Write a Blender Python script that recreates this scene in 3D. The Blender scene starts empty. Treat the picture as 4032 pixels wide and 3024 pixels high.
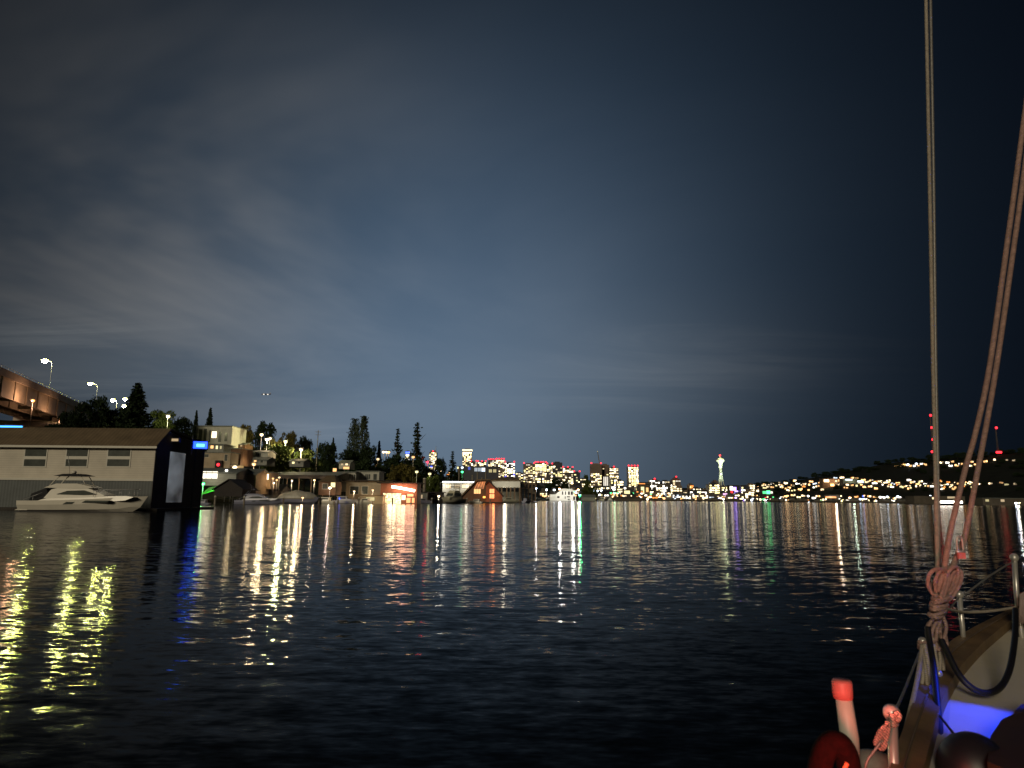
import bpy, math, random
from mathutils import Vector, Matrix
R = math.radians
rnd = random.Random(7)
sc = bpy.context.scene
COL = sc.collection

# ------------------------------------------------------------------ camera
F = 2720.0; CAMH = 1.7; PITCH = R(9.42); ROLL = R(0.5)
fwd = Vector((0, math.cos(PITCH), math.sin(PITCH)))
up0 = Vector((0, -math.sin(PITCH), math.cos(PITCH)))
rt0 = Vector((1, 0, 0))
rt = rt0*math.cos(ROLL) + up0*math.sin(ROLL)
up = up0*math.cos(ROLL) - rt0*math.sin(ROLL)
EYE = Vector((0, 0, CAMH))

def ray(px, py):
    return fwd + rt*((px-2016)/F) + up*((1512-py)/F)
def P(px, py, D):
    d = ray(px, py); return EYE + d*(D/d.y)
def PZ(px, py, z):
    d = ray(px, py); return EYE + d*((z-CAMH)/d.z)
def proj(v):
    d = Vector(v)-EYE; k = d.dot(fwd)
    return 2016+F*d.dot(rt)/k, 1512-F*d.dot(up)/k
def hor(px): return 1963.5+(px-2016)*0.0087
def X(px, D): return P(px, hor(px), D).x
def rect(pl, yt, pr, yb, D):
    ym = (yt+yb)/2; pm = (pl+pr)/2
    return P(pl, ym, D).x, P(pr, ym, D).x, P(pm, yb, D).z, P(pm, yt, D).z

cam = bpy.data.objects.new('camera', bpy.data.cameras.new('camera'))
COL.objects.link(cam); sc.camera = cam
cam.data.sensor_width = 36; cam.data.lens = 36*F/4032
cam.data.clip_start = 0.05; cam.data.clip_end = 30000
m = Matrix((rt, up, -fwd)).transposed().to_4x4(); m.translation = EYE
cam.matrix_world = m
cam.data.dof.use_dof = True; cam.data.dof.focus_distance = 200; cam.data.dof.aperture_fstop = 6.5

# ------------------------------------------------------------------ materials
def mat(name, col, rough=0.7, nscale=2.0, namt=0.25, metal=0.0, bump=0.0, wave=None, spec=0.5, stretch=(1,1,1), col2=None):
    M = bpy.data.materials.new(name); M.use_nodes = True
    nt = M.node_tree; b = nt.nodes['Principled BSDF']
    b.inputs['Roughness'].default_value = rough; b.inputs['Metallic'].default_value = metal
    b.inputs['Specular IOR Level'].default_value = spec
    tc = nt.nodes.new('ShaderNodeTexCoord'); mp = nt.nodes.new('ShaderNodeMapping')
    mp.inputs['Scale'].default_value = stretch
    nt.links.new(tc.outputs['Object'], mp.inputs['Vector'])
    n = nt.nodes.new('ShaderNodeTexNoise'); n.inputs['Scale'].default_value = nscale; n.inputs['Detail'].default_value = 5
    n.inputs['Roughness'].default_value = 0.65
    nt.links.new(mp.outputs['Vector'], n.inputs['Vector'])
    rp = nt.nodes.new('ShaderNodeValToRGB')
    c1 = tuple(max(0, c*(1-namt)) for c in col); c2 = col2 or tuple(min(1, c*(1+namt)) for c in col)
    rp.color_ramp.elements[0].position = 0.3; rp.color_ramp.elements[1].position = 0.7
    rp.color_ramp.elements[0].color = (*c1, 1); rp.color_ramp.elements[1].color = (*c2, 1)
    nt.links.new(n.outputs['Fac'], rp.inputs['Fac'])
    out = rp.outputs['Color']
    h = n.outputs['Fac']
    if wave:                       # planks / lay of a rope: (scale, direction, depth)
        w = nt.nodes.new('ShaderNodeTexWave'); w.bands_direction = wave[1]; w.inputs['Scale'].default_value = wave[0]
        w.inputs['Distortion'].default_value = 0.4
        nt.links.new(mp.outputs['Vector'], w.inputs['Vector'])
        mx = nt.nodes.new('ShaderNodeMixRGB'); mx.blend_type = 'MULTIPLY'; mx.inputs['Fac'].default_value = wave[2]
        nt.links.new(out, mx.inputs['Color1']); nt.links.new(w.outputs['Color'], mx.inputs['Color2'])
        out = mx.outputs['Color']; h = w.outputs['Fac']
    nt.links.new(out, b.inputs['Base Color'])
    if bump:
        bp = nt.nodes.new('ShaderNodeBump'); bp.inputs['Strength'].default_value = bump; bp.inputs['Distance'].default_value = 0.02
        nt.links.new(h, bp.inputs['Height']); nt.links.new(bp.outputs['Normal'], b.inputs['Normal'])
    return M
def emis(name, col, s, base=(0.2,0.2,0.2)):
    M = bpy.data.materials.new(name); M.use_nodes = True
    b = M.node_tree.nodes['Principled BSDF']
    b.inputs['Base Color'].default_value = (*base, 1); b.inputs['Roughness'].default_value = 0.4
    b.inputs['Emission Color'].default_value = (*col, 1); b.inputs['Emission Strength'].default_value = s
    return M
def room_emis(name, col, s, sx, sz):
    """an uneven glow"""
    M = emis(name, col, s); nt = M.node_tree; b = nt.nodes['Principled BSDF']
    tc = nt.nodes.new('ShaderNodeTexCoord'); mp = nt.nodes.new('ShaderNodeMapping'); mp.inputs['Scale'].default_value = (sx, sx, sz)
    n = nt.nodes.new('ShaderNodeTexNoise'); n.inputs['Scale'].default_value = 1; n.inputs['Detail'].default_value = 3
    mr = nt.nodes.new('ShaderNodeMapRange'); mr.inputs[1].default_value = 0.35; mr.inputs[2].default_value = 0.7
    mr.inputs[3].default_value = s*0.15; mr.inputs[4].default_value = s*1.5
    nt.links.new(tc.outputs['Object'], mp.inputs['Vector']); nt.links.new(mp.outputs['Vector'], n.inputs['Vector'])
    nt.links.new(n.outputs['Fac'], mr.inputs[0]); nt.links.new(mr.outputs[0], b.inputs['Emission Strength'])
    return M

M = {
 'wall_cream': mat('cream_cladding', (.66,.61,.51), .75, .22, .18, wave=(1.2,'Z',.10), bump=.1),
 'wall_lower': mat('slate_cladding', (.10,.115,.115), .6, .6, .2, wave=(.9,'X',.3)),
 'wall_dark': mat('dark_cladding', (.07,.062,.055), .8, .8, .25, wave=(.8,'X',.3)),
 'roof_brown': mat('brown_roofing', (.17,.125,.075), .8, .7, .25, wave=(.7,'X',.25)),
 'roof_grey': mat('grey_roofing', (.20,.22,.20), .7, .4, .25, wave=(.4,'X',.25)),
 'roof_dark': mat('dark_roofing', (.03,.024,.022), .8, .5, .3),
 'wall_grey': mat('grey_wall', (.30,.31,.28), .75, .5, .2, wave=(.8,'Z',.2)),
 'wall_beige': mat('beige_wall', (.40,.33,.23), .75, .5, .2, wave=(.9,'Z',.2)),
 'wall_pale': mat('pale_wall', (.50,.50,.43), .75, .5, .15, wave=(.6,'X',.15)),
 'wall_white': mat('white_wall', (.75,.75,.70), .6, .5, .08, wave=(1.2,'Z',.1)),
 'wall_brown': mat('brown_wall', (.20,.11,.06), .75, .6, .3, wave=(1.0,'Z',.35)),
 'wall_red': mat('red_brown_wall', (.34,.13,.07), .75, .6, .3, wave=(1.0,'X',.3)),
 'wood': mat('weathered_wood', (.16,.11,.07), .8, 3, .35, stretch=(1,1,.2)),
 'pile': mat('pile_timber', (.22,.19,.15), .85, 3, .35, stretch=(1,1,.2)),
 'dock': mat('dock_planks', (.05,.042,.035), .85, 1, .3, wave=(1.5,'X',.4)),
 'concrete': mat('bridge_concrete', (.46,.39,.32), .8, .12, .25),
 'steel_green': mat('bridge_steel', (.42,.36,.28), .7, .08, .3),
 'metal': mat('galvanised_metal', (.5,.5,.5), .4, 3, .1, metal=.6),
 'frame_white': mat('white_frame', (.6,.58,.5), .5, 3, .05),
 'frame_dark': mat('dark_frame', (.04,.04,.04), .5, 3, .1),
 'glass': mat('dark_glass', (.07,.08,.07), .2, 1, .3),
 'gel': mat('white_gelcoat', (.74,.70,.60), .25, .6, .06),
 'gel2': mat('blue_grey_gelcoat', (.26,.27,.36), .3, .6, .1),
 'gel3': mat('yellowed_gelcoat', (.62,.60,.46), .35, .6, .1),
 'boot': mat('black_bottom_paint', (.015,.015,.018), .5, 1, .2),
 'cover': mat('black_canvas', (.02,.02,.022), .9, 2, .3),
 'wrap': mat('white_shrink_wrap', (.42,.40,.34), .45, .8, .25, bump=.6),
 'tower': mat('tower_facade', (.09,.08,.075), .5, .05, .3),
 'tower_brown': mat('brown_tower_facade', (.17,.13,.10), .6, .05, .3),
 'tower_dark': mat('slate_tower_facade', (.045,.05,.07), .4, .05, .3),
 'house_dark': mat('dark_house_wall', (.05,.042,.036), .8, .1, .4),
 'house_mid': mat('muted_house_wall', (.10,.085,.065), .8, .1, .4),
 'house_roof': mat('dark_house_roof', (.02,.018,.017), .9, .1, .4),
 'bark': mat('bark', (.06,.045,.03), .9, 4, .4, stretch=(1,1,.2)),
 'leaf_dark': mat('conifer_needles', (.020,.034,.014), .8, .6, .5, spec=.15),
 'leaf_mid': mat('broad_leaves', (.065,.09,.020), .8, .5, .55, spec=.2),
 'leaf_warm': mat('autumn_leaves', (.10,.085,.022), .8, .5, .55, spec=.2),
 'leaf_grey': mat('poplar_leaves', (.06,.08,.045), .8, .5, .4, spec=.2),
 'needle_steel': mat('white_painted_steel', (.70,.74,.62), .5, .1, .1),
 'green_cloth': mat('green_canvas', (.08,.45,.05), .8, 1, .3),
}
WARM, WHITE, AMBER, COOL, YEL, GREENL, REDL, BLUEL, ORANGE, VIOLET = ((1,.74,.42),(1,.93,.8),(1,.52,.18),(.72,.85,1),(1,.86,.4),(.08,1,.3),(1,.015,.03),(.04,.12,1),(1,.32,.05),(.42,.25,1))
E = {}
for nm, c in dict(warm=WARM, white=WHITE, amber=AMBER, cool=COOL, yellow=YEL, green=GREENL, red=REDL, blue=BLUEL, orange=ORANGE, violet=VIOLET).items():
    for lv, s in (('dim', .5), ('lit', 1.5), ('bright', 3.6), ('glare', 10.0)):
        E[nm+'_'+lv] = emis(nm+'_'+lv+'_light', c, s)

# ------------------------------------------------------------------ mesh builder
class MB:
    def __init__(s): s.v = []; s.f = []; s.smooth = []
    def add(s, vs, fs, sm=False):
        b = len(s.v); s.v += [tuple(v) for v in vs]
        for f in fs: s.f.append(tuple(b+i for i in f)); s.smooth.append(sm)
        return s
    def box(s, x0, x1, y0, y1, z0, z1):
        return s.add([(x0,y0,z0),(x1,y0,z0),(x1,y1,z0),(x0,y1,z0),(x0,y0,z1),(x1,y0,z1),(x1,y1,z1),(x0,y1,z1)],
              [(0,3,2,1),(4,5,6,7),(0,1,5,4),(1,2,6,5),(2,3,7,6),(3,0,4,7)])
    def loft(s, rings, closed=True, cap=True, sm=False):
        n = len(rings[0]); vs = [v for r in rings for v in r]; fs = []
        for i in range(len(rings)-1):
            for j in range(n if closed else n-1):
                a = i*n+j; b_ = i*n+(j+1) % n
                fs.append((a, b_, b_+n, a+n))
        if cap and closed:
            fs.append(tuple(reversed(range(n)))); fs.append(tuple(range((len(rings)-1)*n, len(rings)*n)))
        return s.add(vs, fs, sm)
    def tube(s, pts, r, n=8, sm=True, smoothpath=0):
        pts = [Vector(p) for p in pts]
        if smoothpath: pts = crom(pts, smoothpath)
        rr = r if isinstance(r, (list, tuple)) else None
        rings = []; prev = None
        for i, p in enumerate(pts):
            t = (pts[min(i+1, len(pts)-1)]-pts[max(i-1, 0)])
            if t.length < 1e-9: t = Vector((0,0,1))
            t.normalize()
            if prev is None:
                a = t.cross(Vector((0,0,1)))
                if a.length < .1: a = t.cross(Vector((0,1,0)))
            else: a = prev - t*prev.dot(t)
            a.normalize(); prev = a; b_ = t.cross(a)
            q = rr[0]+(rr[1]-rr[0])*i/(len(pts)-1) if rr else r
            rings.append([p+(a*math.cos(2*math.pi*k/n)+b_*math.sin(2*math.pi*k/n))*q for k in range(n)])
        return s.loft(rings, True, True, sm)
    def prism(s, poly, y0, y1, top=1.0):
        """side outline in x, z pulled from y0 to y1; top<1 narrows it towards its highest point"""
        zs = [p[1] for p in poly]; za, zb = min(zs), max(zs); c = (y0+y1)/2
        def w(z): return 1-(1-top)*((z-za)/max(1e-6, zb-za))
        return s.loft([[(x, c+(y0-c)*w(z), z) for x, z in poly], [(x, c+(y1-c)*w(z), z) for x, z in poly]])
    def ball(s, c, r, n=8, sq=1.0):
        rings = []
        for i in range(1, n):
            a = math.pi*i/n
            rings.append([(c[0]+r*math.sin(a)*math.cos(2*math.pi*k/n), c[1]+r*math.sin(a)*math.sin(2*math.pi*k/n), c[2]-r*sq*math.cos(a)) for k in range(n)])
        return s.loft(rings, True, True, True)
    def lathe(s, prof, c=(0,0,0), n=16, sm=True):
        return s.loft([[(c[0]+r*math.cos(2*math.pi*k/n), c[1]+r*math.sin(2*math.pi*k/n), c[2]+z) for k in range(n)] for r, z in prof], True, True, sm)
    def build(s, name, m, parent=None, fix=True):
        me = bpy.data.meshes.new(name); me.from_pydata(s.v, [], s.f)
        me.polygons.foreach_set('use_smooth', s.smooth); me.materials.append(m)
        if fix:
            import bmesh
            bm = bmesh.new(); bm.from_mesh(me); bmesh.ops.recalc_face_normals(bm, faces=bm.faces); bm.to_mesh(me); bm.free()
        o = bpy.data.objects.new(name, me); COL.objects.link(o)
        if parent is not None: o.parent = parent
        return o
def crom(pts, k):
    out = []
    for i in range(len(pts)-1):
        a, b, c, d = pts[max(0,i-1)], pts[i], pts[i+1], pts[min(len(pts)-1,i+2)]
        for j in range(k):
            t = j/k
            out.append(.5*((2*b)+(c-a)*t+(2*a-5*b+4*c-d)*t*t+(3*b-a-3*c+d)*t**3))
    out.append(pts[-1]); return out

LABELS = {}
def tag(o, label=None, cat=None, group=None, kind=None):
    if label:
        o['label'] = label
        if label in LABELS: print('DUPLICATE LABEL', label)
        LABELS[label] = 1
        n = len(label.split())
        if n > 16 or n < 4: print('LABEL LENGTH', n, label)
    if cat: o['category'] = cat
    if group: o['group'] = group
    if kind: o['kind'] = kind
    return o
def thing(name, label, cat, loc=(0,0,0), rz=0, group=None):
    o = bpy.data.objects.new(name, None); COL.objects.link(o)
    o.location = loc; o.rotation_euler = (0,0,rz); o.empty_display_size = .5
    return tag(o, label, cat, group)
def kids(o): return KIDS.get(o.name, [])
def copy_tree(src, parent=None):
    c = src.copy(); COL.objects.link(c)
    if parent is not None: c.parent = parent
    for ch in [x for x in src.children]: copy_tree(ch, c)
    return c
def plight(parent, loc, col, watts, radius=.3, spot=None, dirv=None):
    L = bpy.data.lights.new('lamp_light', 'SPOT' if spot else 'POINT'); L.energy = watts; L.color = col; L.shadow_soft_size = radius
    o = bpy.data.objects.new('lamp_light', L); COL.objects.link(o); o.location = loc; o.parent = parent
    if spot:
        L.spot_size = R(spot); L.spot_blend = .6
        o.rotation_euler = Vector(dirv).to_track_quat('-Z', 'Y').to_euler()
    return o

# ------------------------------------------------------------------ sky and light
def make_world():
    w = bpy.data.worlds.new('World'); sc.world = w; w.use_nodes = True
    nt = w.node_tree; N = nt.nodes; bg = N['Background']; L = nt.links
    tc = N.new('ShaderNodeTexCoord')
    nrm = N.new('ShaderNodeVectorMath'); nrm.operation = 'NORMALIZE'; L.new(tc.outputs['Generated'], nrm.inputs[0])
    def math_(op, a, b=None):
        n = N.new('ShaderNodeMath'); n.operation = op
        for i, x in enumerate((a, b)):
            if x is None: continue
            if isinstance(x, (int, float)): n.inputs[i].default_value = x
            else: L.new(x, n.inputs[i])
        return n.outputs[0]
    def lobe(px, py, k, sq=1.0):
        d = ray(px, py).normalized()
        v = nrm.outputs[0]
        if sq != 1:
            vm = N.new('ShaderNodeVectorMath'); vm.operation = 'MULTIPLY'; vm.inputs[1].default_value = (1,1,sq); L.new(v, vm.inputs[0])
            vn = N.new('ShaderNodeVectorMath'); vn.operation = 'NORMALIZE'; L.new(vm.outputs[0], vn.inputs[0]); v = vn.outputs[0]
            d = Vector((d.x, d.y, d.z*sq)).normalized()
        dt = N.new('ShaderNodeVectorMath'); dt.operation = 'DOT_PRODUCT'; dt.inputs[1].default_value = d; L.new(v, dt.inputs[0])
        return math_('POWER', math.e, math_('MULTIPLY', math_('SUBTRACT', dt.outputs['Value'], 1.0), k))
    def scaled(col, fac):
        vm = N.new('ShaderNodeVectorMath'); vm.operation = 'SCALE'; vm.inputs[0].default_value = col; L.new(fac, vm.inputs['Scale']); return vm.outputs[0]
    def addv(a, b):
        vm = N.new('ShaderNodeVectorMath'); vm.operation = 'ADD'; L.new(a, vm.inputs[0]); L.new(b, vm.inputs[1]); return vm.outputs[0]
    # cloud layer: direction mapped onto a flat layer overhead
    sep = N.new('ShaderNodeSeparateXYZ'); L.new(nrm.outputs[0], sep.inputs[0])
    zz = math_('ADD', math_('MAXIMUM', sep.outputs['Z'], 0.0), 0.10)
    cx = N.new('ShaderNodeCombineXYZ'); L.new(math_('DIVIDE', sep.outputs['X'], zz), cx.inputs[0]); L.new(math_('DIVIDE', sep.outputs['Y'], zz), cx.inputs[1])
    def noise(scale, stretch, off, lo, hi, detail=5, rough=.55, dist=.6):
        mp = N.new('ShaderNodeMapping'); mp.inputs['Scale'].default_value = stretch; mp.inputs['Location'].default_value = off
        mp.inputs['Rotation'].default_value = (0,0,R(-14))
        L.new(cx.outputs[0], mp.inputs['Vector'])
        n = N.new('ShaderNodeTexNoise'); n.inputs['Scale'].default_value = scale; n.inputs['Detail'].default_value = detail
        n.inputs['Roughness'].default_value = rough; n.inputs['Distortion'].default_value = dist
        L.new(mp.outputs[0], n.inputs['Vector'])
        mr = N.new('ShaderNodeMapRange'); mr.interpolation_type = 'SMOOTHSTEP'; mr.inputs[1].default_value = lo; mr.inputs[2].default_value = hi
        L.new(n.outputs['Fac'], mr.inputs[0]); return mr.outputs[0]
    big = noise(.55, (1,.8,1), (3.1,1.7,0), .40, .70)
    wisp = noise(.9, (.45,1.5,1), (.4,5.2,0), .42, .8, 7, .6, 1.2)
    soft = math_('ADD', math_('MULTIPLY', wisp, .75), .25)
    SK = SKY
    tot = scaled(SK['base'], math_('ADD', 1.0, 0.0))
    for px, py, k, c, sq in SK['lobes']: tot = addv(tot, scaled(c, lobe(px, py, k, sq)))
    for px, py, k, c, sq, which in SK['clouds']:
        tot = addv(tot, scaled(c, math_('MULTIPLY', lobe(px, py, k, sq), {'big': big, 'wisp': wisp, 'soft': soft}[which])))
    st = N.new('ShaderNodeTexSky'); st.sky_type = 'NISHITA'; st.sun_disc = False; st.sun_elevation = R(-6); st.sun_rotation = R(205)
    sv = N.new('ShaderNodeVectorMath'); sv.operation = 'SCALE'; sv.inputs['Scale'].default_value = .02; L.new(st.outputs[0], sv.inputs[0])
    tot = addv(tot, sv.outputs[0])
    L.new(tot, bg.inputs['Color']); bg.inputs['Strength'].default_value = SK['strength']
    # warm glow of the city behind the viewer, low and broad
    s = bpy.data.lights.new('sun', 'SUN'); s.energy = 1.1; s.angle = R(10); s.color = (1,.86,.62)
    so = bpy.data.objects.new('sun', s); COL.objects.link(so)
    so.rotation_euler = Vector((.38,.84,-.30)).to_track_quat('-Z','Y').to_euler()
SKY = dict(strength=1.0, base=(.0010,.0017,.0040),
  lobes=[(1450,1520,14,(.036,.063,.100),1.0), (1600,1930,30,(.062,.078,.092),1.0), (2150,1200,12,(.015,.027,.043),1.0), (150,1050,13,(.011,.0115,.011),1.0), (2300,1680,42,(.034,.040,.044),1.0), (1950,1250,22,(.007,.013,.026),1.0)],
  clouds=[(650,880,34,(.100,.084,.062),1.0,'big'), (1450,1080,16,(.020,.022,.024),1.0,'big'), (2500,1425,75,(.062,.060,.054),3.2,'soft'),
          (360,1450,120,(.13,.13,.12),3.2,'soft'), (1190,1680,500,(.10,.105,.11),4.0,'soft'), (900,400,8,(.004,.004,.004),1.0,'big')])
make_world()
sc.view_settings.view_transform = 'Standard'; sc.view_settings.look = 'None'; sc.view_settings.exposure = 0; sc.view_settings.gamma = 1
cy = sc.cycles
cy.use_denoising = True; cy.max_bounces = 5; cy.diffuse_bounces = 2; cy.glossy_bounces = 3; cy.caustics_reflective = False; cy.caustics_refractive = False
cy.sample_clamp_indirect = 20; cy.use_light_tree = True

# ------------------------------------------------------------------ terrain and water
def lerp_tab(tab, x):
    if x <= tab[0][0]: return tab[0][1]
    for (a, b), (c, d) in zip(tab, tab[1:]):
        if x <= c: return b+(d-b)*(x-a)/(c-a)
    return tab[-1][1]
SH = [(-900,95),(0,98),(640,150),(1000,200),(1400,250),(1800,340),(2050,440),(2200,720),(2350,1000),(2600,1180),(2900,1180),(3200,1000),(3600,880),(4032,560),(5000,420)]
RG = [(-900,300),(0,320),(640,330),(1000,430),(1500,620),(2000,1300),(2400,2500),(3000,2500),(3300,1900),(4032,1400),(5000,1200)]
RY = [(-900,1640),(0,1655),(400,1665),(640,1690),(800,1720),(1000,1765),(1300,1815),(1500,1850),(1700,1870),(1900,1890),(2100,1900),(2300,1908),(2600,1920),(2950,1925),(3080,1905),(3250,1872),(3400,1846),(3520,1822),(3700,1806),(3900,1790),(4032,1780),(5000,1770)]
def ground(px, D):
    S, Rr = lerp_tab(SH, px), lerp_tab(RG, px); H = P(px, lerp_tab(RY, px), Rr).z
    t = (D-S)/(Rr-S)
    if t <= -.02: return -2.5
    if t < 0: return .9*(1+t/.02)-2.5*(-t/.02)
    if t <= 1: return .9+(H-.9)*(t**1.15)
    return H*(1-.25*min(1, (t-1)*.6))
def depth_for(px, py):
    """the depth on the hillside whose ground shows at this height"""
    S, Rr = lerp_tab(SH, px), lerp_tab(RG, px); best = None
    for i in range(0, 101):
        D = S+(Rr-S)*i/100; e = abs(proj((X(px, D), D, ground(px, D)))[1]-py)
        if best is None or e < best[0]: best = (e, D)
    return best[1]
tm = MB(); cols = list(range(-900, 5001, 50)); ts = [-.02,0,.04,.1,.17,.25,.34,.44,.55,.67,.8,.9,1,1.15,1.6]
vs = []
for px in cols:
    S, Rr = lerp_tab(SH, px), lerp_tab(RG, px)
    for t in ts:
        D = S+(Rr-S)*t; vs.append((X(px, D), D, ground(px, D)+(rnd.uniform(-.3,.3)*t if t > 0 else 0)))
n = len(ts)
tm.add(vs, [(i*n+j, (i+1)*n+j, (i+1)*n+j+1, i*n+j+1) for i in range(len(cols)-1) for j in range(n-1)])
M['hill'] = mat('hillside_ground', (.016,.018,.010), .95, .05, .5, spec=.1)
tag(tm.build('hillside', M['hill']), 'dark hillside and shore rising around the lake', kind='structure')

def water_material():
    Mw = bpy.data.materials.new('lake_water'); Mw.use_nodes = True
    nt = Mw.node_tree; N = nt.nodes; L = nt.links; b = N['Principled BSDF']
    b.inputs['Base Color'].default_value = (.002,.003,.004,1); b.inputs['Roughness'].default_value = WATER['rough']; b.inputs['IOR'].default_value = 1.053
    geo = N.new('ShaderNodeNewGeometry')
    acc = None
    for sx, sy, amp, off, det in WATER['waves']:
        mp = N.new('ShaderNodeMapping'); mp.inputs['Scale'].default_value = (sx, sy, 1); mp.inputs['Location'].default_value = (off, off*1.7, 0); mp.inputs['Rotation'].default_value = (0,0,R(8))
        L.new(geo.outputs['Position'], mp.inputs['Vector'])
        n = N.new('ShaderNodeTexNoise'); n.inputs['Scale'].default_value = 1; n.inputs['Detail'].default_value = det; n.inputs['Roughness'].default_value = .5
        L.new(mp.outputs[0], n.inputs['Vector'])
        s = N.new('ShaderNodeVectorMath'); s.operation = 'SUBTRACT'; s.inputs[1].default_value = (.5,.5,.5); L.new(n.outputs['Color'], s.inputs[0])
        k = N.new('ShaderNodeVectorMath'); k.operation = 'MULTIPLY'; k.inputs[1].default_value = (amp[0], amp[1], 0); L.new(s.outputs[0], k.inputs[0])
        if acc is None: acc = k.outputs[0]
        else:
            a = N.new('ShaderNodeVectorMath'); a.operation = 'ADD'; L.new(acc, a.inputs[0]); L.new(k.outputs[0], a.inputs[1]); acc = a.outputs[0]
    a = N.new('ShaderNodeVectorMath'); a.operation = 'ADD'; a.inputs[1].default_value = (0,0,1); L.new(acc, a.inputs[0])
    nn = N.new('ShaderNodeVectorMath'); nn.operation = 'NORMALIZE'; L.new(a.outputs[0], nn.inputs[0])
    L.new(nn.outputs[0], b.inputs['Normal'])
    return Mw
# waves: (frequency across, frequency along the view, slope strength (x, y), offset, detail)
WATER = dict(rough=.085, waves=[(.16,.42,(.010,.030),3.3,2), (.9,2.4,(.04,.13),11.7,2), (3.2,8,(.09,.21),27.1,1), (10,24,(.06,.13),41.3,1)])
wm = MB(); wm.add([(-7000,-600,0),(7000,-600,0),(7000,7000,0),(-7000,7000,0)], [(0,1,2,3)])
tag(wm.build('lake_water', water_material()), 'dark rippled lake water reflecting the city lights', kind='structure')
# ------------------------------------------------------------------ buildings
def add_window(th, x0, x1, z0, z1, fm, pm, y=0, mid=False, bars=0):
    """a framed window standing 4 cm proud of the wall at local depth y; its panes are sub-parts"""
    w = max(.05, min(.12, (x1-x0)*.06)); f = MB()
    f.box(x0-w, x0, y-.06, y+.02, z0-w, z1+w).box(x1, x1+w, y-.06, y+.02, z0-w, z1+w)
    f.box(x0, x1, y-.06, y+.02, z1, z1+w).box(x0, x1, y-.06, y+.02, z0-w, z0)
    for i in range(bars):
        xm = x0+(x1-x0)*(i+1)/(bars+1); f.box(xm-.04, xm+.04, y-.058, y+.02, z0, z1)
    zs = [(z0, z1)]
    if mid:
        zm = (z0+z1)/2; h = (z1-z0)*mid; f.box(x0, x1, y-.059, y+.02, zm-h, zm+h); zs = [(z0, zm-h), (zm+h, z1)]
    fr = f.build('window', fm, th)
    for a, b in zs: MB().box(x0, x1, y-.03, y+.01, a, b).build('pane', pm, fr)
    return fr

def house(name, label, cat, pl, pr, yt, yb, D, depth=8, roof='flat', wall='wall_grey', roofm='roof_dark', windows=(), zb=None, over=.4, rise=.35, rz=0, group=None, base=True, door=None):
    """a building whose front wall fills the given stretch of the view at depth D; windows are (left, top, right, bottom, pane, midrail, bars)"""
    x0, x1, zl, zt = rect(pl, yt, pr, yb, D); cx = (x0+x1)/2
    if zb is not None: zl = zb
    t = thing(name, label, cat, (cx, D, zl), rz, group); h = zt-zl; hw = (x1-x0)/2
    if roof == 'flat':
        MB().box(-hw, hw, 0, depth, 0, h-.25).build('wall', M[wall], t)
        MB().box(-hw-over, hw+over, -over, depth+over, h-.25, h).build('roof', M[roofm], t)
    elif roof == 'gable_x':     # ridge runs across the view
        e = h*(1-rise)
        MB().loft([[(-hw,0,0),(-hw,0,e),(-hw,depth/2,h-.15),(-hw,depth,e),(-hw,depth,0)], [(hw,0,0),(hw,0,e),(hw,depth/2,h-.15),(hw,depth,e),(hw,depth,0)]]).build('wall', M[wall], t)
        g = over; s = (h-e)/(depth/2)
        MB().loft([[(x,-g,e-g*s),(x,depth/2,h),(x,depth+g,e-g*s),(x,depth+g,e-g*s+.2),(x,depth/2,h+.2),(x,-g,e-g*s+.2)] for x in (-hw-g, hw+g)]).build('roof', M[roofm], t)
    elif roof == 'gable_y':     # gable end faces the water
        e = h*(1-rise)
        MB().loft([[(-hw,y,0),(-hw,y,e),(0,y,h-.15),(hw,y,e),(hw,y,0)] for y in (0, depth)]).build('wall', M[wall], t)
        g = over; s = (h-e)/hw
        MB().loft([[(-hw-g,y,e-g*s),(0,y,h),(hw+g,y,e-g*s),(hw+g,y,e-g*s+.2),(0,y,h+.2),(-hw-g,y,e-g*s+.2)] for y in (-g, depth+g)]).build('roof', M[roofm], t)
    elif roof == 'hip':
        e = h*(1-rise)
        MB().box(-hw, hw, 0, depth, 0, e).build('wall', M[wall], t); g = over
        MB().add([(-hw-g,-g,e),(hw+g,-g,e),(hw+g,depth+g,e),(-hw-g,depth+g,e),(-hw*.4,depth/2,h),(hw*.4,depth/2,h)], [(0,1,5,4),(1,2,5),(2,3,4,5),(3,0,4),(3,2,1,0)]).build('roof', M[roofm], t)
    for wd in windows:
        a, tp, c, bt, pm = wd[:5]; mid = wd[5] if len(wd) > 5 else 0; bars = wd[6] if len(wd) > 6 else 0
        wx0, wx1, wz0, wz1 = rect(a, tp, c, bt, D)
        lit = pm in E
        add_window(t, wx0-cx, wx1-cx, wz0-zl, wz1-zl, M['frame_dark'] if lit else M['frame_white'], E[pm] if lit else M[pm], 0, mid, bars)
    if base and zl < .8: MB().box(-hw-.8, hw+.8, -.8, depth+.6, -.6-zl, -.02).build('float', M['dock'], t)
    return t, cx, zl

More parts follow.
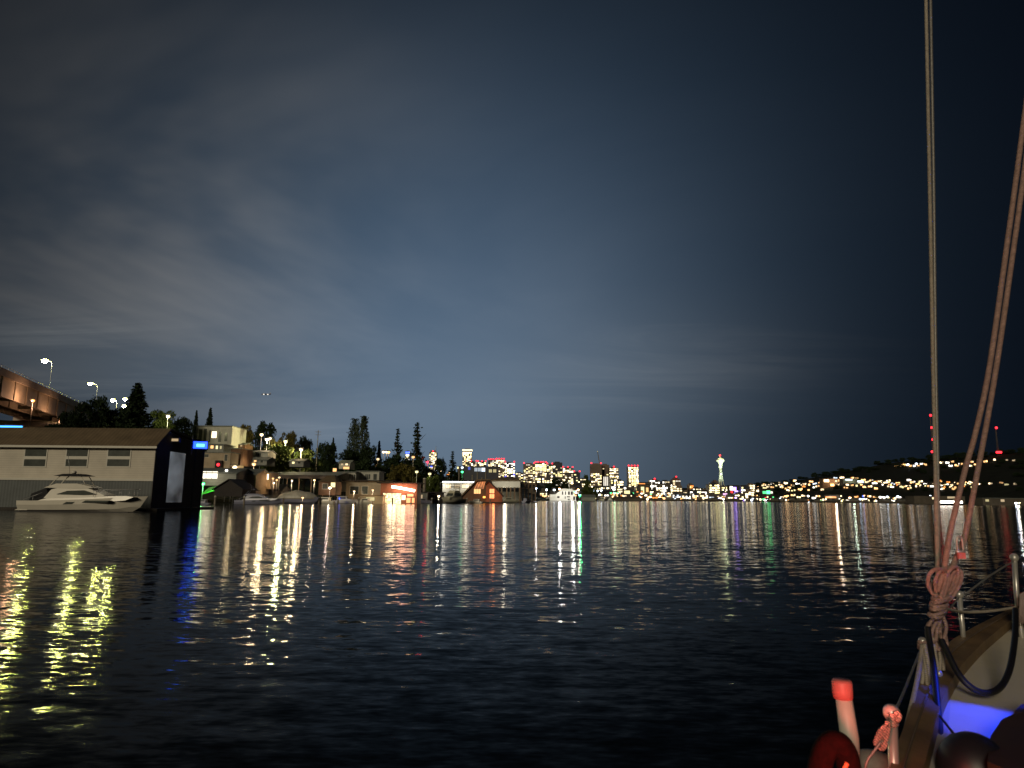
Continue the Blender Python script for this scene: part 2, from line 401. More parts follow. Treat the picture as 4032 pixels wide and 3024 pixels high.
def lamp(name, label, px, py, D, em, watts, col, pole=None, rad=.3, cat='lamp', group=None, arm=0, glow=.2):
    """a lamp: pole, arm and a lit head; a real light sits in the head"""
    p = P(px, py, D); gz = pole if pole is not None else .3
    t = thing(name, label, cat, (p.x+arm, p.y, gz), 0, group); h = p.z-gz
    pr = max(.07, D*.00035) if D < 480 else D*.0002
    if arm:
        pts = [(0,0,0),(0,0,h*.8),(-arm*.12,0,h*.96),(-arm*.45,0,h+.15),(-arm*.85,0,h+.2)]
        MB().tube(pts, pr, 6, smoothpath=4).build('pole', M['metal'], t)
    else: MB().tube([(0,0,0),(0,0,h-rad*.8)], pr, 6).build('pole', M['metal'], t)
    hd = MB().loft([[(-arm-rad*1.6,-rad*.8,h+rad*.5),(-arm+rad*1.6,-rad*.8,h+rad*.7),(-arm+rad*1.6,rad*.8,h+rad*.7),(-arm-rad*1.6,rad*.8,h+rad*.5)], [(-arm-rad*1.1,-rad*.5,h+rad*1.0),(-arm+rad*1.2,-rad*.5,h+rad*1.15),(-arm+rad*1.2,rad*.5,h+rad*1.15),(-arm-rad*1.1,rad*.5,h+rad*1.0)]]).build('lamp_head', M['frame_dark'], t)
    MB().ball((-arm, 0, h), rad, 8, .8).build('bulb', E[em] if isinstance(em, str) else em, hd)
    if watts: plight(t, (-arm, -rad*2.2, h-rad*.6), col, watts, glow)
    return t

HILLH = [('grey cottage on the slope with one amber window, below the skyline trees',985,1050,1800,1832,225,'wall_grey',[(1000,1812,1010,1822,'amber_lit'),(1025,1812,1036,1822,'glass')]),
 ('pale cottage on the slope right of the stair-tower house',948,985,1776,1806,235,'wall_pale',[(958,1786,968,1796,'warm_dim')]),
 ('brown cottage with a reddish lit window under the reddish-brown tree',920,965,1742,1768,262,'wall_brown',[(926,1750,936,1758,'orange_lit'),(946,1750,954,1758,'warm_dim')]),
 ('small pale house with two warm windows below the shorter poplar',1335,1378,1812,1846,260,'wall_pale',[(1343,1822,1352,1832,'warm_dim'),(1360,1822,1370,1832,'warm_lit')]),
 ('grey house in the dark trees with one yellow window, below the yellow lamp',1140,1195,1806,1838,238,'wall_grey',[(1150,1816,1160,1826,'yellow_lit'),(1172,1816,1184,1826,'glass')])]
# --- the long boathouse at the west shore
D0 = 80.0
t = thing('boathouse', 'long cream two-storey boathouse with brown roof and four windows over the water', 'boathouse', (0, D0, 0))
x1 = P(607, 1830, D0).x; x0 = X(-520, D0); dep = 12.5
zE = P(300, 1750, D0).z; zR = P(300, 1691, D0+2.7).z; zM = P(300, 1887, D0).z
ym_ = 2.7; zB_ = zR-1.0
MB().loft([[(x,0,zM),(x,0,zE),(x,ym_,zR-.15),(x,dep,zB_-.15),(x,dep,zM)] for x in (x0, x1)]).build('upper_wall', M['wall_cream'], t)
MB().box(x0, x1-.02, .05, dep-.05, .25, zM).build('lower_wall', M['wall_lower'], t)
g = .5; s = (zR-zE)/ym_
MB().loft([[(x,-g,zE-g*s),(x,ym_,zR),(x,dep+g,zB_-.08),(x,dep+g,zB_+.12),(x,ym_,zR+.2),(x,-g,zE-g*s+.22)] for x in (x0-.6, x1+.3)]).build('roof', M['roof_brown'], t)
MB().box(x0-.6, x1+.45, -g-.16, -g-.003, zE-g*s-.05, zE-g*s+.2).build('gutter', M['frame_white'], t)
MB().box(x0, x1+.05, -.08, -.003, zM-.14, zM+.1).build('trim_board', M['frame_white'], t)
for a, c in ((-420,-345),(-255,-178),(-90,-10),(98,182),(262,345),(425,512)):
    wx0, wx1, wz0, wz1 = rect(a, 1769, c, 1836, D0)
    add_window(t, wx0, wx1, wz0, wz1, M['frame_white'], M['glass'], 0, .09)
MB().loft([[(x,.02,zM-.1),(x,.02,zE-.1),(x,ym_,zR-.22),(x,dep-.02,zB_-.22),(x,dep-.02,zM-.1)] for x in (x1+.012, x1+.06)]).build('gable_wall', M['wall_dark'], t)  # both end walls: their shade is put into the dark cladding colour
MB().box(x1-.01, x1+.055, 0, dep, .25, zM-.12).build('gable_lower_wall', M['wall_dark'], t)
da, db = (x1+.06)/X(655, 1)-D0, (x1+.06)/X(715, 1)-D0
E['door_glow'] = room_emis('added_door_glow', (.80,.90,1), .12, .2, .3)  # own glow added to the door, which faces away from the light
MB().box(x1+.065, x1+.12, da, db, .9, P(690, 1778, D0+da).z).build('roller_door', E['door_glow'], t)
MB().box(x0-1, x1+1.6, -1.6, dep+1, -.6, .25).build('float', M['dock'], t)
# neon tube on the building behind and lamps on the gable
def sign_box(name, label, pl, yt, pr, yb, D, em, group=None, cat='sign', z0=None, post=True):
    a, c, zl, zt = rect(pl, yt, pr, yb, D); cx = (a+c)/2; zg = z0 if z0 is not None else max(.5, ground((pl+pr)/2, D))
    t = thing(name, label, cat, (cx, D, zg), 0, group); hw = (c-a)/2
    MB().box(-hw-.12, hw+.12, 0, .35, zl-zg-.12, zt-zg+.12).build('sign_case', M['frame_dark'], t)
    f = MB().box(-hw, hw, -.06, -.003, zl-zg, zt-zg).build('lit_face', E[em], t)
    if post and zl-zg > .2: MB().box(-hw*.6-.1, -hw*.6+.1, .1, .3, 0, zl-zg-.12).build('post', M['frame_dark'], t); MB().box(hw*.6-.1, hw*.6+.1, .1, .3, 0, zl-zg-.12).build('post', M['frame_dark'], t)
    return t
E['neon_blue'] = emis('neon_blue_tube', (.02,.30,1), 5); E['sign_blue'] = emis('blue_sign_face', (.010,.04,1), 6.5); E['sign_blue_core'] = emis('blue_sign_letters', (.05,.3,1), 7)
t = sign_box('neon_sign', 'bright cyan-blue neon strip glowing above the cream boathouse roof', -60, 1677, 88, 1690, 96, 'neon_blue', z0=8)
plight(t, (0,-1.2,3.2), (.05,.25,1), 260, .8)
t = sign_box('blue_sign', 'small square blue lit sign behind the boathouse gable', 764, 1739, 814, 1766, 87.4, 'sign_blue', z0=.2)
t.rotation_euler.z = R(24)
MB().box(-(X(814,87.4)-X(764,87.4))/2-.22, -(X(814,87.4)-X(764,87.4))/2-.13, -1.1, .35, 6.6, 9.0).build('blue_light_shield', M['frame_dark'], t)  # plate added to keep the sign's blue light off the end wall
a, c, zl, zt = rect(774, 1748, 802, 1759, 87.3)
MB().box(a-t.location.x, c-t.location.x, -.14, -.07, zl-t.location.z, zt-t.location.z).build('bright_panel', E['sign_blue_core'], t)
# little red and white pennant sign near the gable
sign_box('roof_sign', 'small white and red lit board high on the boathouse gable end', 657, 1727, 702, 1737, 83.5, 'warm_dim', post=False)

# --- shore buildings, from the boathouse towards the city
for lab, a_, b_, yt_, yb_, D_, w_, win_ in HILLH: house('hillside_cottage', lab, 'house', a_, b_, yt_, yb_, D_, 8, 'gable_x', w_, 'roof_grey', win_, rise=.35)
house('apartment_block', 'pale flat-roofed apartment block with tall dark windows on the hilltop', 'apartment block', 770, 912, 1676, 1765, 255, 14, 'flat', 'wall_pale', 'roof_grey',
  [(782,1690,796,1738,'glass'),(802,1688,814,1738,'glass'),(822,1694,830,1740,'glass'),(834,1699,853,1724,'warm_bright'),(860,1700,872,1740,'glass'),(884,1705,896,1738,'glass')])
house('tile_house', 'beige block with small amber windows below the hilltop apartments', 'house', 795, 906, 1779, 1845, 190, 10, 'flat', 'wall_beige', 'roof_grey', [(806,1788,822,1800,'glass'),(884,1790,896,1815,'glass')])
house('terrace_house', 'narrow brown house with a stair tower beside the beige block', 'house', 907, 948, 1764, 1832, 196, 9, 'flat', 'wall_brown', 'roof_grey', [(915,1800,920,1820,'amber_lit'),(930,1790,942,1805,'glass')])
house('hillside_villa', 'small house with three yellow-lit windows under the hilltop apartments', 'house', 815, 880, 1748, 1790, 215, 8, 'flat', 'wall_grey', 'roof_grey', [(829,1754,841,1766,'amber_lit'),(850,1755,858,1768,'yellow_lit'),(866,1756,873,1768,'yellow_dim')])
house('white_cottage', 'low pale cottage pair with grey roof amid the dark trees', 'house', 980, 1055, 1772, 1800, 240, 8, 'gable_x', 'wall_pale', 'roof_grey', [(990,1784,1000,1795,'glass'),(1015,1784,1028,1795,'glass')])
t = thing('signal_box', 'black box with one red lamp on the beige block', 'signal lamp', (X(852,189.5), 189.5, P(852,1835,189.5).z))
MB().box(-.9, .9, -.35, .45, -.5, 1.5).build('casing', M['cover'], t); MB().ball((0,-.4,.35), .42, 8).build('red_lens', E['red_bright'], t)
E['panel'] = emis('lit_window_panel', (1,.90,.70), 1.9)
t, cx, zl = house('marina_shed', 'grey shed with a wide white-lit window front by the water', 'shed', 752, 930, 1842, 1912, 165, 12, 'gable_x', 'wall_grey', 'roof_grey', [(790,1856,857,1884,'panel',0,2)], rise=.3)
plight(t, (X(823,164)-cx, -2.5, 2.5), (1,.85,.6), 260, 1.2)
t, cx, zl = house('storage_shed', 'beige shed with a grey roof and a glaring floodlight on its wall', 'shed', 928, 1006, 1846, 1945, 172, 10, 'gable_x', 'wall_beige', 'roof_grey', rise=.22)
E['flood'] = emis('floodlight_glare', (1,.80,.5), 60); E['flood2'] = emis('orange_flood_glare', (1,.50,.18), 18)
lamp('floodlight', 'white floodlight glaring on a post by the storage shed', 913, 1868, 168, 'flood', 600, (1,.82,.55), pole=.4, rad=.55)
lamp('dock_lamp', 'small white lamp on a post beside the lit marina shed', 892, 1852, 166, 'white_bright', 0, WHITE, pole=.4, rad=.35)
t, cx, zl = house('boat_tent', 'dark peaked canvas boat tent on the dock', 'tent', 845, 955, 1889, 1955, 152, 8, 'gable_y', 'roof_dark', 'roof_dark', rise=.55)
# green-lit canopy
t = thing('green_canopy', 'sloping canvas canopy lit bright green on the dock', 'canopy', (X(818,156), 156, .3))
a, c, zl, zt = rect(788, 1912, 846, 1958, 156); hw = (c-a)/2
MB().loft([[(-hw,0,1.6),(-hw,4,3.2),(-hw,4,3.3),(-hw,0,1.7)], [(hw,0,2.6),(hw,4,3.9),(hw,4,4.0),(hw,0,2.7)]]).build('canvas_roof', M['green_cloth'], t)
for xx, hh in ((-hw+.1,1.6),(hw-.1,2.6)): MB().tube([(xx,.2,0),(xx,.2,hh)], .08, 6).build('post', M['metal'], t)
lamp('green_lamp', 'small green lamp shining down on the green canopy', 800, 1905, 154.5, 'green_bright', 900, (.15,1,.2), pole=.3, rad=.4)
# covered moorage with a long flat roof
def covered_moorage(name, label, pl, pr, yt, ye, D, depth, roofm, fascia, nposts, zf=.3, sides=None):
    x0, x1, zl, zt = rect(pl, yt, pr, ye, D); cx = (x0+x1)/2; hw = (x1-x0)/2
    t = thing(name, label, 'boat shed', (cx, D, 0))
    MB().loft([[(-hw,0,zl-.2),(-hw,depth,zt),(-hw,depth,zt+.18),(-hw,0,zl)], [(hw,0,zl-.2),(hw,depth,zt),(hw,depth,zt+.18),(hw,0,zl)]]).build('roof', M[roofm], t)
    MB().box(-hw-.1, hw+.1, -.25, -.003, zl-.9, zl+.1).build('fascia', M[fascia], t)
    for i in range(nposts):
        x = -hw+.2+(2*hw-.4)*i/(nposts-1)
        MB().box(x-.1, x+.1, .1, .3, .2, zl-.2).build('post', M['wood'], t)
    MB().box(-hw, hw, depth-1.8, depth, -.5, .4).build('dock', M['dock'], t)
    return t, cx, zl
covered_moorage('covered_moorage', 'long covered boat shed with pale grey roof and dark fascia on posts', 1034, 1325, 1853, 1872, 205, 16, 'roof_grey', 'roof_dark', 7)
t, cx, zl = house('dock_house', 'beige dock house with two big orange-lit windows', 'house', 985, 1066, 1858, 1925, 180, 6, 'flat', 'wall_beige', 'roof_grey', [(1005,1868,1030,1887,'amber_bright'),(1033,1866,1058,1889,'warm_bright')])
plight(t, (1.2,-2.0,1.2), (1,.6,.28), 700, .8)
for k, (px, py, em) in enumerate(((1008,1899,'amber_bright'),(1075,1884,'amber_lit'),(1090,1890,'amber_lit'),(1078,1902,'warm_bright'),(1100,1880,'warm_lit'))):
    lamp('dock_lamp', ['amber lamp low in front of the orange-lit dock house','dim amber lamp first under the covered shed','dim amber lamp second under the covered shed','bright warm lamp standing low by the white-wrapped boat','warm lamp high under the covered shed eave'][k], px, py, 176+k, em, 60, (1,.6,.3), pole=.3, rad=.3, group='dock lamps by the covered shed')
for k_, (px, py, dd_, em_) in enumerate(((1150,1893,203,'warm_lit'),(1238,1891,203,'amber_bright'),(1192,1960,168,'amber_lit'),(1395,1935,208,'warm_lit'),(1468,1930,208,'amber_lit'))):
    lamp('dock_lamp', ['warm lamp under the covered shed roof above the shrink-wrapped boat','amber lamp under the far end of the covered shed roof','low amber lamp by the bow of the shrink-wrapped boat','warm lamp on the front of the long floating home','dim amber lamp over the tan houseboat roof'][k_], px, py, dd_, em_, (420,420,120,300,160)[k_], (1,.72,.42), pole=.3, rad=.3)
lamp('yard_lamp', 'cluster lamp shining yellow-green beside the dark boat tent', 970, 1930, 158, 'yellow_lit', 120, (.8,1,.3), pole=.3, rad=.35)
t, cx, zl = house('net_shed', 'low pale shed behind the blue-grey motorboat', 'shed', 985, 1110, 1908, 1960, 186, 7, 'gable_x', 'wall_pale', 'roof_grey', rise=.4)
t, cx, zl = house('hip_houseboat', 'small houseboat with a pinkish hipped roof and a warm window', 'houseboat', 1255, 1322, 1870, 1950, 200, 7, 'hip', 'wall_brown', 'roof_brown', [(1303,1900,1320,1918,'yellow_lit'),(1270,1905,1290,1925,'glass')])
lamp('porch_lamp', 'pink-white globe lamp on the hipped houseboat porch', 1299, 1921, 198, 'warm_glare', 200, (1,.75,.6), pole=.3, rad=.4)
house('modern_house', 'pale boxy house with a dark square window and roof pipes', 'house', 1322, 1398, 1857, 1935, 222, 9, 'flat', 'wall_pale', 'roof_grey', [(1374,1868,1400,1891,'glass',0,2)])
house('modern_house', 'pale boxy house set back beside the one with roof pipes', 'house', 1404, 1492, 1854, 1930, 228, 9, 'flat', 'wall_pale', 'roof_grey', [(1438,1867,1458,1886,'glass',0,2),(1470,1866,1484,1890,'glass')])
for k, (px, py) in enumerate(((1318,1850),(1362,1844))):
    sign_box('roof_lantern', ['squarish amber lantern box on the pale house roof edge','wide amber lantern box over the pale house roof'][k], px-7 if k == 0 else px-10, py-6, px+7 if k == 0 else px+13, py+7 if k == 0 else py+3, 224, 'amber_lit', cat='lantern')
house('floating_home', 'long dark flat-roofed floating home with a tan front', 'floating home', 1362, 1545, 1891, 1975, 212, 9, 'flat', 'wall_beige', 'roof_dark', [(1378,1915,1412,1945,'glass'),(1425,1915,1448,1945,'glass')], over=1.2)
t, cx, zl = house('tan_houseboat', 'tan plywood houseboat lit yellow below the dark flat roof', 'houseboat', 1422, 1507, 1949, 1988, 196, 6, 'flat', 'wall_beige', 'wood', [(1440,1958,1475,1972,'yellow_dim')])
plight(t, (0,-2.5,2.2), (1,.72,.32), 160, .6)
E['blaze'] = room_emis('blazing_room_light', (1,.70,.34), 2.6, 1.3, 1.8); E['tube'] = emis('white_tube_light', (1,.60,.42), 14); E['room_red'] = emis('orange_room_light', (1,.30,.10), 2.2)
t, cx, zl = house('glowing_houseboat', 'red-brown houseboat with a blazing white open front', 'houseboat', 1498, 1642, 1900, 1988, 200, 9, 'flat', 'wall_red', 'roof_dark',
  [(1508,1942,1579,1984,'blaze',0,2),(1582,1950,1596,1968,'warm_bright'),(1603,1945,1628,1955,'room_red'),(1600,1960,1632,1980,'room_red')], over=1.0)
plight(t, (X(1545,197)-cx, -4.0, 2.0), (1,.70,.40), 420, 1.2)
a, c, z0_, z1_ = rect(1543, 1917, 1634, 1928, 199)
MB().tube([(a-cx,-1.25,z1_-zl),(a*.62+c*.38-cx,-1.25,z0_-zl+.45),(c-cx,-1.25,z0_-zl-.3)], .34, 8).build('tube_lamp', E['tube'], t)
plight(t, ((a+c)/2-cx, -2.4, z0_-zl-.2), (1,.40,.22), 420, 1.2)
house('grey_houseboat', 'small grey houseboat with one pale square window', 'houseboat', 1622, 1683, 1936, 1986, 232, 6, 'flat', 'wall_grey', 'roof_dark', [(1644,1948,1664,1968,'warm_dim',0,1)], over=.8)
house('dark_houseboat', 'unlit dark houseboat between the grey houseboat and the cabin cruiser', 'houseboat', 1686, 1742, 1937, 1986, 240, 6, 'flat', 'wall_dark', 'roof_dark', [(1695,1948,1712,1964,'glass')], over=.8)
# piles
def pile(label, px, yt, yb, D, r=.28):
    p0, p1 = P(px, yb, D), P(px, yt, D)
    t = thing('mooring_pile', label, 'pile', (p0.x, D, 0), 0, 'mooring piles along the shore')
    MB().tube([(0,0,-1.5),(0,0,p1.z-.25)], [r*1.1, r], 8).build('timber', M['pile'], t); MB().lathe([(r*1.15,p1.z-.3),(r*1.15,p1.z-.1),(r*.3,p1.z+.1)], n=8).build('cap', M['frame_white'], t)
pile('pale mooring pile between the glowing houseboat and the grey one', 1669, 1883, 1985, 236, .5)
# white-lit pavilion behind the cruiser
E['eave'] = emis('eave_strip_light', (.9,.95,1), 6)
t, cx, zl = house('lit_pavilion', 'white pavilion with a bright strip of light along its eave', 'pavilion', 1742, 1870, 1899, 1960, 262, 8, 'flat', 'wall_white', 'roof_grey', [(1756,1908,1776,1922,'warm_lit',0,2),(1790,1908,1810,1922,'warm_dim',0,2),(1820,1908,1846,1922,'warm_lit',0,3)], over=.6)
hw = (X(1870,262)-X(1742,262))/2; zt = P(1800,1899,262).z-zl
MB().box(-hw, hw, -.78, -.62, zt-.1, zt+.28).build('eave_light', E['eave'], t)
plight(t, (-hw+1,-2.0,zt-1.2), (1,.92,.75), 260, .6); plight(t, (hw-3,-2.0,zt-1.2), (1,.9,.7), 200, .6)
# A-frame houseboat lit orange
t = thing('aframe_houseboat', 'brown steep-roofed houseboat glowing orange inside', 'houseboat', (X(1905,262), 258, 0))
def lx(px, D=258): return X(px, D)-t.location.x
def lz(py, D=258, px=1905): return P(px, py, D).z
E['orange_wall'] = E['room_red']
MB().prism([(lx(1822),.4),(lx(1822),lz(1958)),(lx(1880),lz(1895)),(lx(1925),lz(1893)),(lx(1910),.4)], 0, 9).build('wall', M['wall_brown'], t)
MB().loft([[(lx(1812),y,lz(1962)),(lx(1878),y,lz(1893)),(lx(1930),y,lz(1891)),(lx(1930),y,lz(1886)),(lx(1876),y,lz(1888)),(lx(1808),y,lz(1957))] for y in (-.9, 9.5)]).build('roof', M['roof_brown'], t)
MB().prism([(lx(1912),.4),(lx(1915),lz(1900)),(lx(1925),lz(1893)),(lx(1978),lz(1950)),(lx(1978),.4)], -1.2, 7).build('gable_wing', M['wall_red'], t)
MB().loft([[(lx(1908),y,lz(1905)),(lx(1924),y,lz(1889)),(lx(1985),y,lz(1952)),(lx(1981),y,lz(1957)),(lx(1924),y,lz(1896)),(lx(1911),y,lz(1909))] for y in (-2.0, 7.5)]).build('wing_roof', M['roof_dark'], t)
add_window(t, lx(1866), lx(1892), lz(1944), lz(1926), M['frame_dark'], E['amber_lit'], 0, 0, 2)
E['slope_glow'] = room_emis('orange_sloped_window_light', (1,.30,.08), .75, .5, .5)
fw = MB().prism([(lx(1866),lz(1925)),(lx(1880),lz(1898)),(lx(1911),lz(1896)),(lx(1903),lz(1925))], -.12, -.003).build('sloped_window', E['slope_glow'], t)
mu = MB()
for a_, b_ in ((1872,1886),(1884,1896),(1897,1905)): mu.tube([(lx(a_),-.16,lz(1925)),(lx(b_),-.16,lz(1897))], .08, 5)
mu.build('mullions', M['frame_dark'], fw)
add_window(t, lx(1928), lx(1946), lz(1962), lz(1925), M['frame_dark'], E['room_red'], -1.2, .05, 1)
add_window(t, lx(1902), lx(1912), lz(1961), lz(1954), M['frame_dark'], E['orange_bright'], -1.2)
MB().box(lx(1815), lx(1990), -3, 9, -.5, .4).build('float', M['dock'], t)
plight(t, (lx(1895), -3.2, 4.5), (1,.42,.12), 40, .5); plight(t, (lx(1945), -4.2, 3.4), (1,.30,.10), 240, .5)
# white metal boathouse on posts and its dark annex
t = thing('net_boathouse', 'white metal boathouse upper storey standing on dark posts over boats', 'boathouse', (X(1992,300), 300, 0))
def lx(px, D=300): return X(px, D)-t.location.x
def lz(py, D=300, px=1992): return P(px, py, D).z
MB().box(lx(1937), lx(2048), 0, 14, lz(1919), lz(1894)).build('wall', M['wall_white'], t)
MB().loft([[(lx(1930),-.6,lz(1895)),(lx(2052),-.6,lz(1893)),(lx(2052),-.6,lz(1889)),(lx(1930),-.6,lz(1891))],[(lx(1975),7,lz(1878)),(lx(2020),7,lz(1877)),(lx(2020),7,lz(1875)),(lx(1975),7,lz(1876))],[(lx(1930),14.6,lz(1895)),(lx(2052),14.6,lz(1893)),(lx(2052),14.6,lz(1889)),(lx(1930),14.6,lz(1891))]]).build('roof', M['roof_brown'], t)
for px in (1940,1962,1975,1995,2010,2026,2046): MB().box(lx(px)-.3, lx(px)+.3, .1, .7, -.5, lz(1919)).build('post', M['wood'], t)
MB().box(lx(1937), lx(2050), 12.5, 13, .3, lz(1935)).build('back_wall', M['wall_grey'], t)
MB().box(lx(1930), lx(2052), -1.6, 0, -.5, .5).build('dock', M['dock'], t)
plight(t, (lx(1985), 4, 4.5), (1,.85,.6), 420, .5); plight(t, (lx(1990), -8, 7), (1,.9,.68), 700, .8)
t = thing('open_boathouse', 'open dark timber boathouse frame with arched braces', 'boathouse', (X(2082,312), 312, 0))
def lx(px, D=312): return X(px, D)-t.location.x
def lz(py, D=312, px=2082): return P(px, py, D).z
MB().loft([[(lx(2050),-.5,lz(1893)),(lx(2112),-.5,lz(1899)),(lx(2112),-.5,lz(1894)),(lx(2050),-.5,lz(1888))],[(lx(2050),12,lz(1890)),(lx(2112),12,lz(1896)),(lx(2112),12,lz(1892)),(lx(2050),12,lz(1886))]]).build('roof', M['roof_dark'], t)
for px in (2052,2066,2080,2094,2108):
    f = MB().box(lx(px)-.22, lx(px)+.22, 0, .5, -.5, lz(1897)).build('post', M['wood'], t)
    MB().tube([(lx(px)+.3,.25,lz(1918)),(lx(px)+.7,.25,lz(1906)),(lx(px)+1.5,.25,lz(1899))], .16, 5, smoothpath=3).build('brace', M['wood'], f)
MB().box(lx(2050), lx(2112), -.05, .1, lz(1924), lz(1921)).build('rail', M['wood'], t)
MB().box(lx(2048), lx(2116), -1, 12, -.5, .5).build('dock', M['dock'], t)
# long dark building on the bank behind
t, cx, zl = house('office_block', 'long dark office building with a ribbon of pale lit windows', 'office', 1800, 1962, 1836, 1900, 560, 20, 'flat', 'tower_dark', 'roof_dark',
  [(1868,1842,1880,1856,'cool_dim',0,1),(1882,1842,1894,1856,'cool_dim',0,1),(1896,1842,1910,1857,'cool_lit',0,1),(1925,1848,1937,1860,'yellow_dim',0,1),(1942,1848,1954,1860,'yellow_dim',0,1),(1843,1838,1852,1850,'blue_dim'),(1800,1838,1806,1846,'yellow_lit')])
for k, (px, yt, yb) in enumerate(((1808,1846,1900),(1880,1862,1900),(1913,1844,1900),(1898,1882,1900),(1860,1872,1900))):
    p = P(px, yt, 420); t = thing('pier_pole', ['pale thin pole behind the white-lit pavilion','thin pole under the dark office ribbon','tall pale pole beside the dark office block','short post over the brown steep roof','thin grey pole between the two taller ones'][k], 'pole', (p.x, 420, ground(px, 420)), 0, 'poles on the bank')
    MB().tube([(0,0,0),(0,0,p.z-ground(px,420)-.3)], [.5,.38], 6).build('shaft', M['pile'], t); MB().ball((0,0,p.z-ground(px,420)-.1), .5, 6).build('cap', M['pile'], t)

# ------------------------------------------------------------------ boats
def hull_mb(L, B, H, rake=.10, sheer=.35, stern=.95, n=12):
    rings = []
    for i in range(n+1):
        s = i/n; x = L*(s-.5)
        b = B/2*(stern+(1-stern)*min(1, s/.3))*(1-max(0, (s-.42)/.58)**2.3); b = max(b, .03)
        zs = H*(1+sheer*s*s); zk = -.35+(.30+H*.5)*max(0, (s-.80)/.20)**2
        off = rake*L*max(0, (s-.6)/.4)**2
        def q(y, z): return (x+off*((z-zk)/(zs-zk)), y, z)
        zc = zk+(zs-zk)*.38
        rings.append([q(-b,zs), q(-b*.97,zk+(zs-zk)*.72), q(-b*.80,zc), q(0,zk), q(b*.80,zc), q(b*.97,zk+(zs-zk)*.72), q(b,zs)])
    return MB().loft(rings, True, True, False)
def motor_yacht(label, px0, px1, yw, D, gel='gel', rz=0, group=None):
    """sport yacht drawn from its side outline; local x runs from stern to bow"""
    k = D/F; L = (px1-px0)*k; cxp = (px0+px1)/2
    L *= .864; t = thing('motor_yacht', label, 'yacht', (X(cxp, D+2)+.2, D+2.0, 0), rz, group); t.scale = (1,1,1.1)
    S = L/13.5
    def sc_(poly): return [(x*S, z*S) for x, z in poly]
    hull_mb(L, 4.1*S, 1.15*S, .06, .5).build('hull', M[gel], t)
    MB().box(-L*.5, L*.46, -1.75*S, 1.75*S, -.2*S, .04*S).build('waterline_band', M['boot'], t)
    MB().prism(sc_([(-6.6,.35),(-5.4,.95),(-4.2,1.30),(-3.0,1.52),(1.6,1.66),(5.6,1.72),(6.5,1.60),(5.6,1.25),(-4.5,.45)]), -1.55*S, 1.55*S, .80).build('deck_moulding', M[gel], t)
    MB().prism(sc_([(-4.0,1.45),(-3.4,2.35),(-2.2,2.62),(.2,2.66),(1.6,2.3),(3.0,1.78),(3.2,1.6),(-4.0,1.4)]), -1.35*S, 1.35*S, .72).build('cabin', M[gel], t)
    w = MB()
    for sg in (-1, 1): w.prism(sc_([(-2.6,1.85),(-1.3,2.22),(.6,2.28),(2.2,1.86),(.6,1.78)]), sg*1.12*S, sg*1.33*S)
    w.build('windscreen', M['glass'], t)
    MB().prism(sc_([(-4.3,2.55),(-3.0,2.98),(-.6,3.0),(1.1,2.70),(1.5,2.52),(-1.6,2.48)]), -1.1*S, 1.1*S, .8).build('flybridge', M[gel], t)
    a = MB()
    for sg in (-1, 1): a.tube([(-3.9*S,sg*.9*S,2.6*S),(-3.2*S,sg*.85*S,3.4*S),(-2.6*S,sg*.8*S,3.85*S)], .05*S, 6); a.tube([(.5*S,sg*.85*S,2.8*S),(-.2*S,sg*.8*S,3.75*S)], .045*S, 6)
    a.build('arch', M[gel], t)
    MB().prism(sc_([(-3.3,3.80),(-2.2,4.02),(-.8,4.05),(.4,3.82),(-.6,3.78)]), -1.15*S, 1.15*S).build('hardtop', M['cover'], t)
    for xs, xe, z0, z1 in ((-1.25,.1,.80,1.05),(.9,4.1,.98,1.22)):
        h = MB()
        for sg in (-1, 1): h.prism([(xs*S,z0*S),((xs+.4)*S,z1*S),(xe*S,z1*S),((xe-.3)*S,(z0+.05)*S)], sg*1.2*S, sg*(2.06 if xe < 2 else 1.97)*S)
        h.build('hull_window', M['glass'], t)
    rail = MB()
    for sg in (-1, 1):
        rail.tube([(1.8*S,sg*1.5*S,2.25*S),(4.0*S,sg*1.15*S,2.4*S),(6.5*S,sg*.25*S,2.45*S)], .03*S, 5, smoothpath=4)
        for x, y in ((1.9,1.48),(3.4,1.25),(4.8,.9),(6.1,.4)): rail.tube([(x*S,sg*y*S,1.6*S),(x*S,sg*y*S,2.36*S)], .025*S, 5)
    rail.build('bow_rail', M['metal'], t)
    MB().prism(sc_([(-7.1,.15),(-6.4,.42),(-5.6,.42),(-5.6,.15)]), -1.6*S, 1.6*S).build('swim_platform', M[gel], t)
    MB().ball((-1.6*S,0,4.22*S), .30*S, 8, .6).build('radar_dome', M[gel], t)
    MB().tube([(-2.4*S,.5*S,4.0*S),(-2.9*S,.5*S,6.3*S)], .022*S, 5).build('antenna', M['metal'], t)
    st = MB()
    for sg in (-1, 1):
        st.tube([(-6.3*S,sg*1.45*S,1.25*S),(-5.0*S,sg*1.5*S,1.7*S),(-4.2*S,sg*1.45*S,2.0*S)], .025*S, 5)
        for x_, z_ in ((-6.2,.5),(-5.2,.95)): st.tube([(x_*S,sg*1.45*S,z_*S),(x_*S,sg*1.46*S,(z_+.75)*S)], .022*S, 5)
    st.build('stern_rail', M['metal'], t)
    MB().prism(sc_([(-5.9,.9),(-5.7,1.9),(-4.1,2.5),(-3.6,1.6)]), -1.2*S, 1.2*S, .8).build('cockpit_canvas', M['cover'], t)
    return t
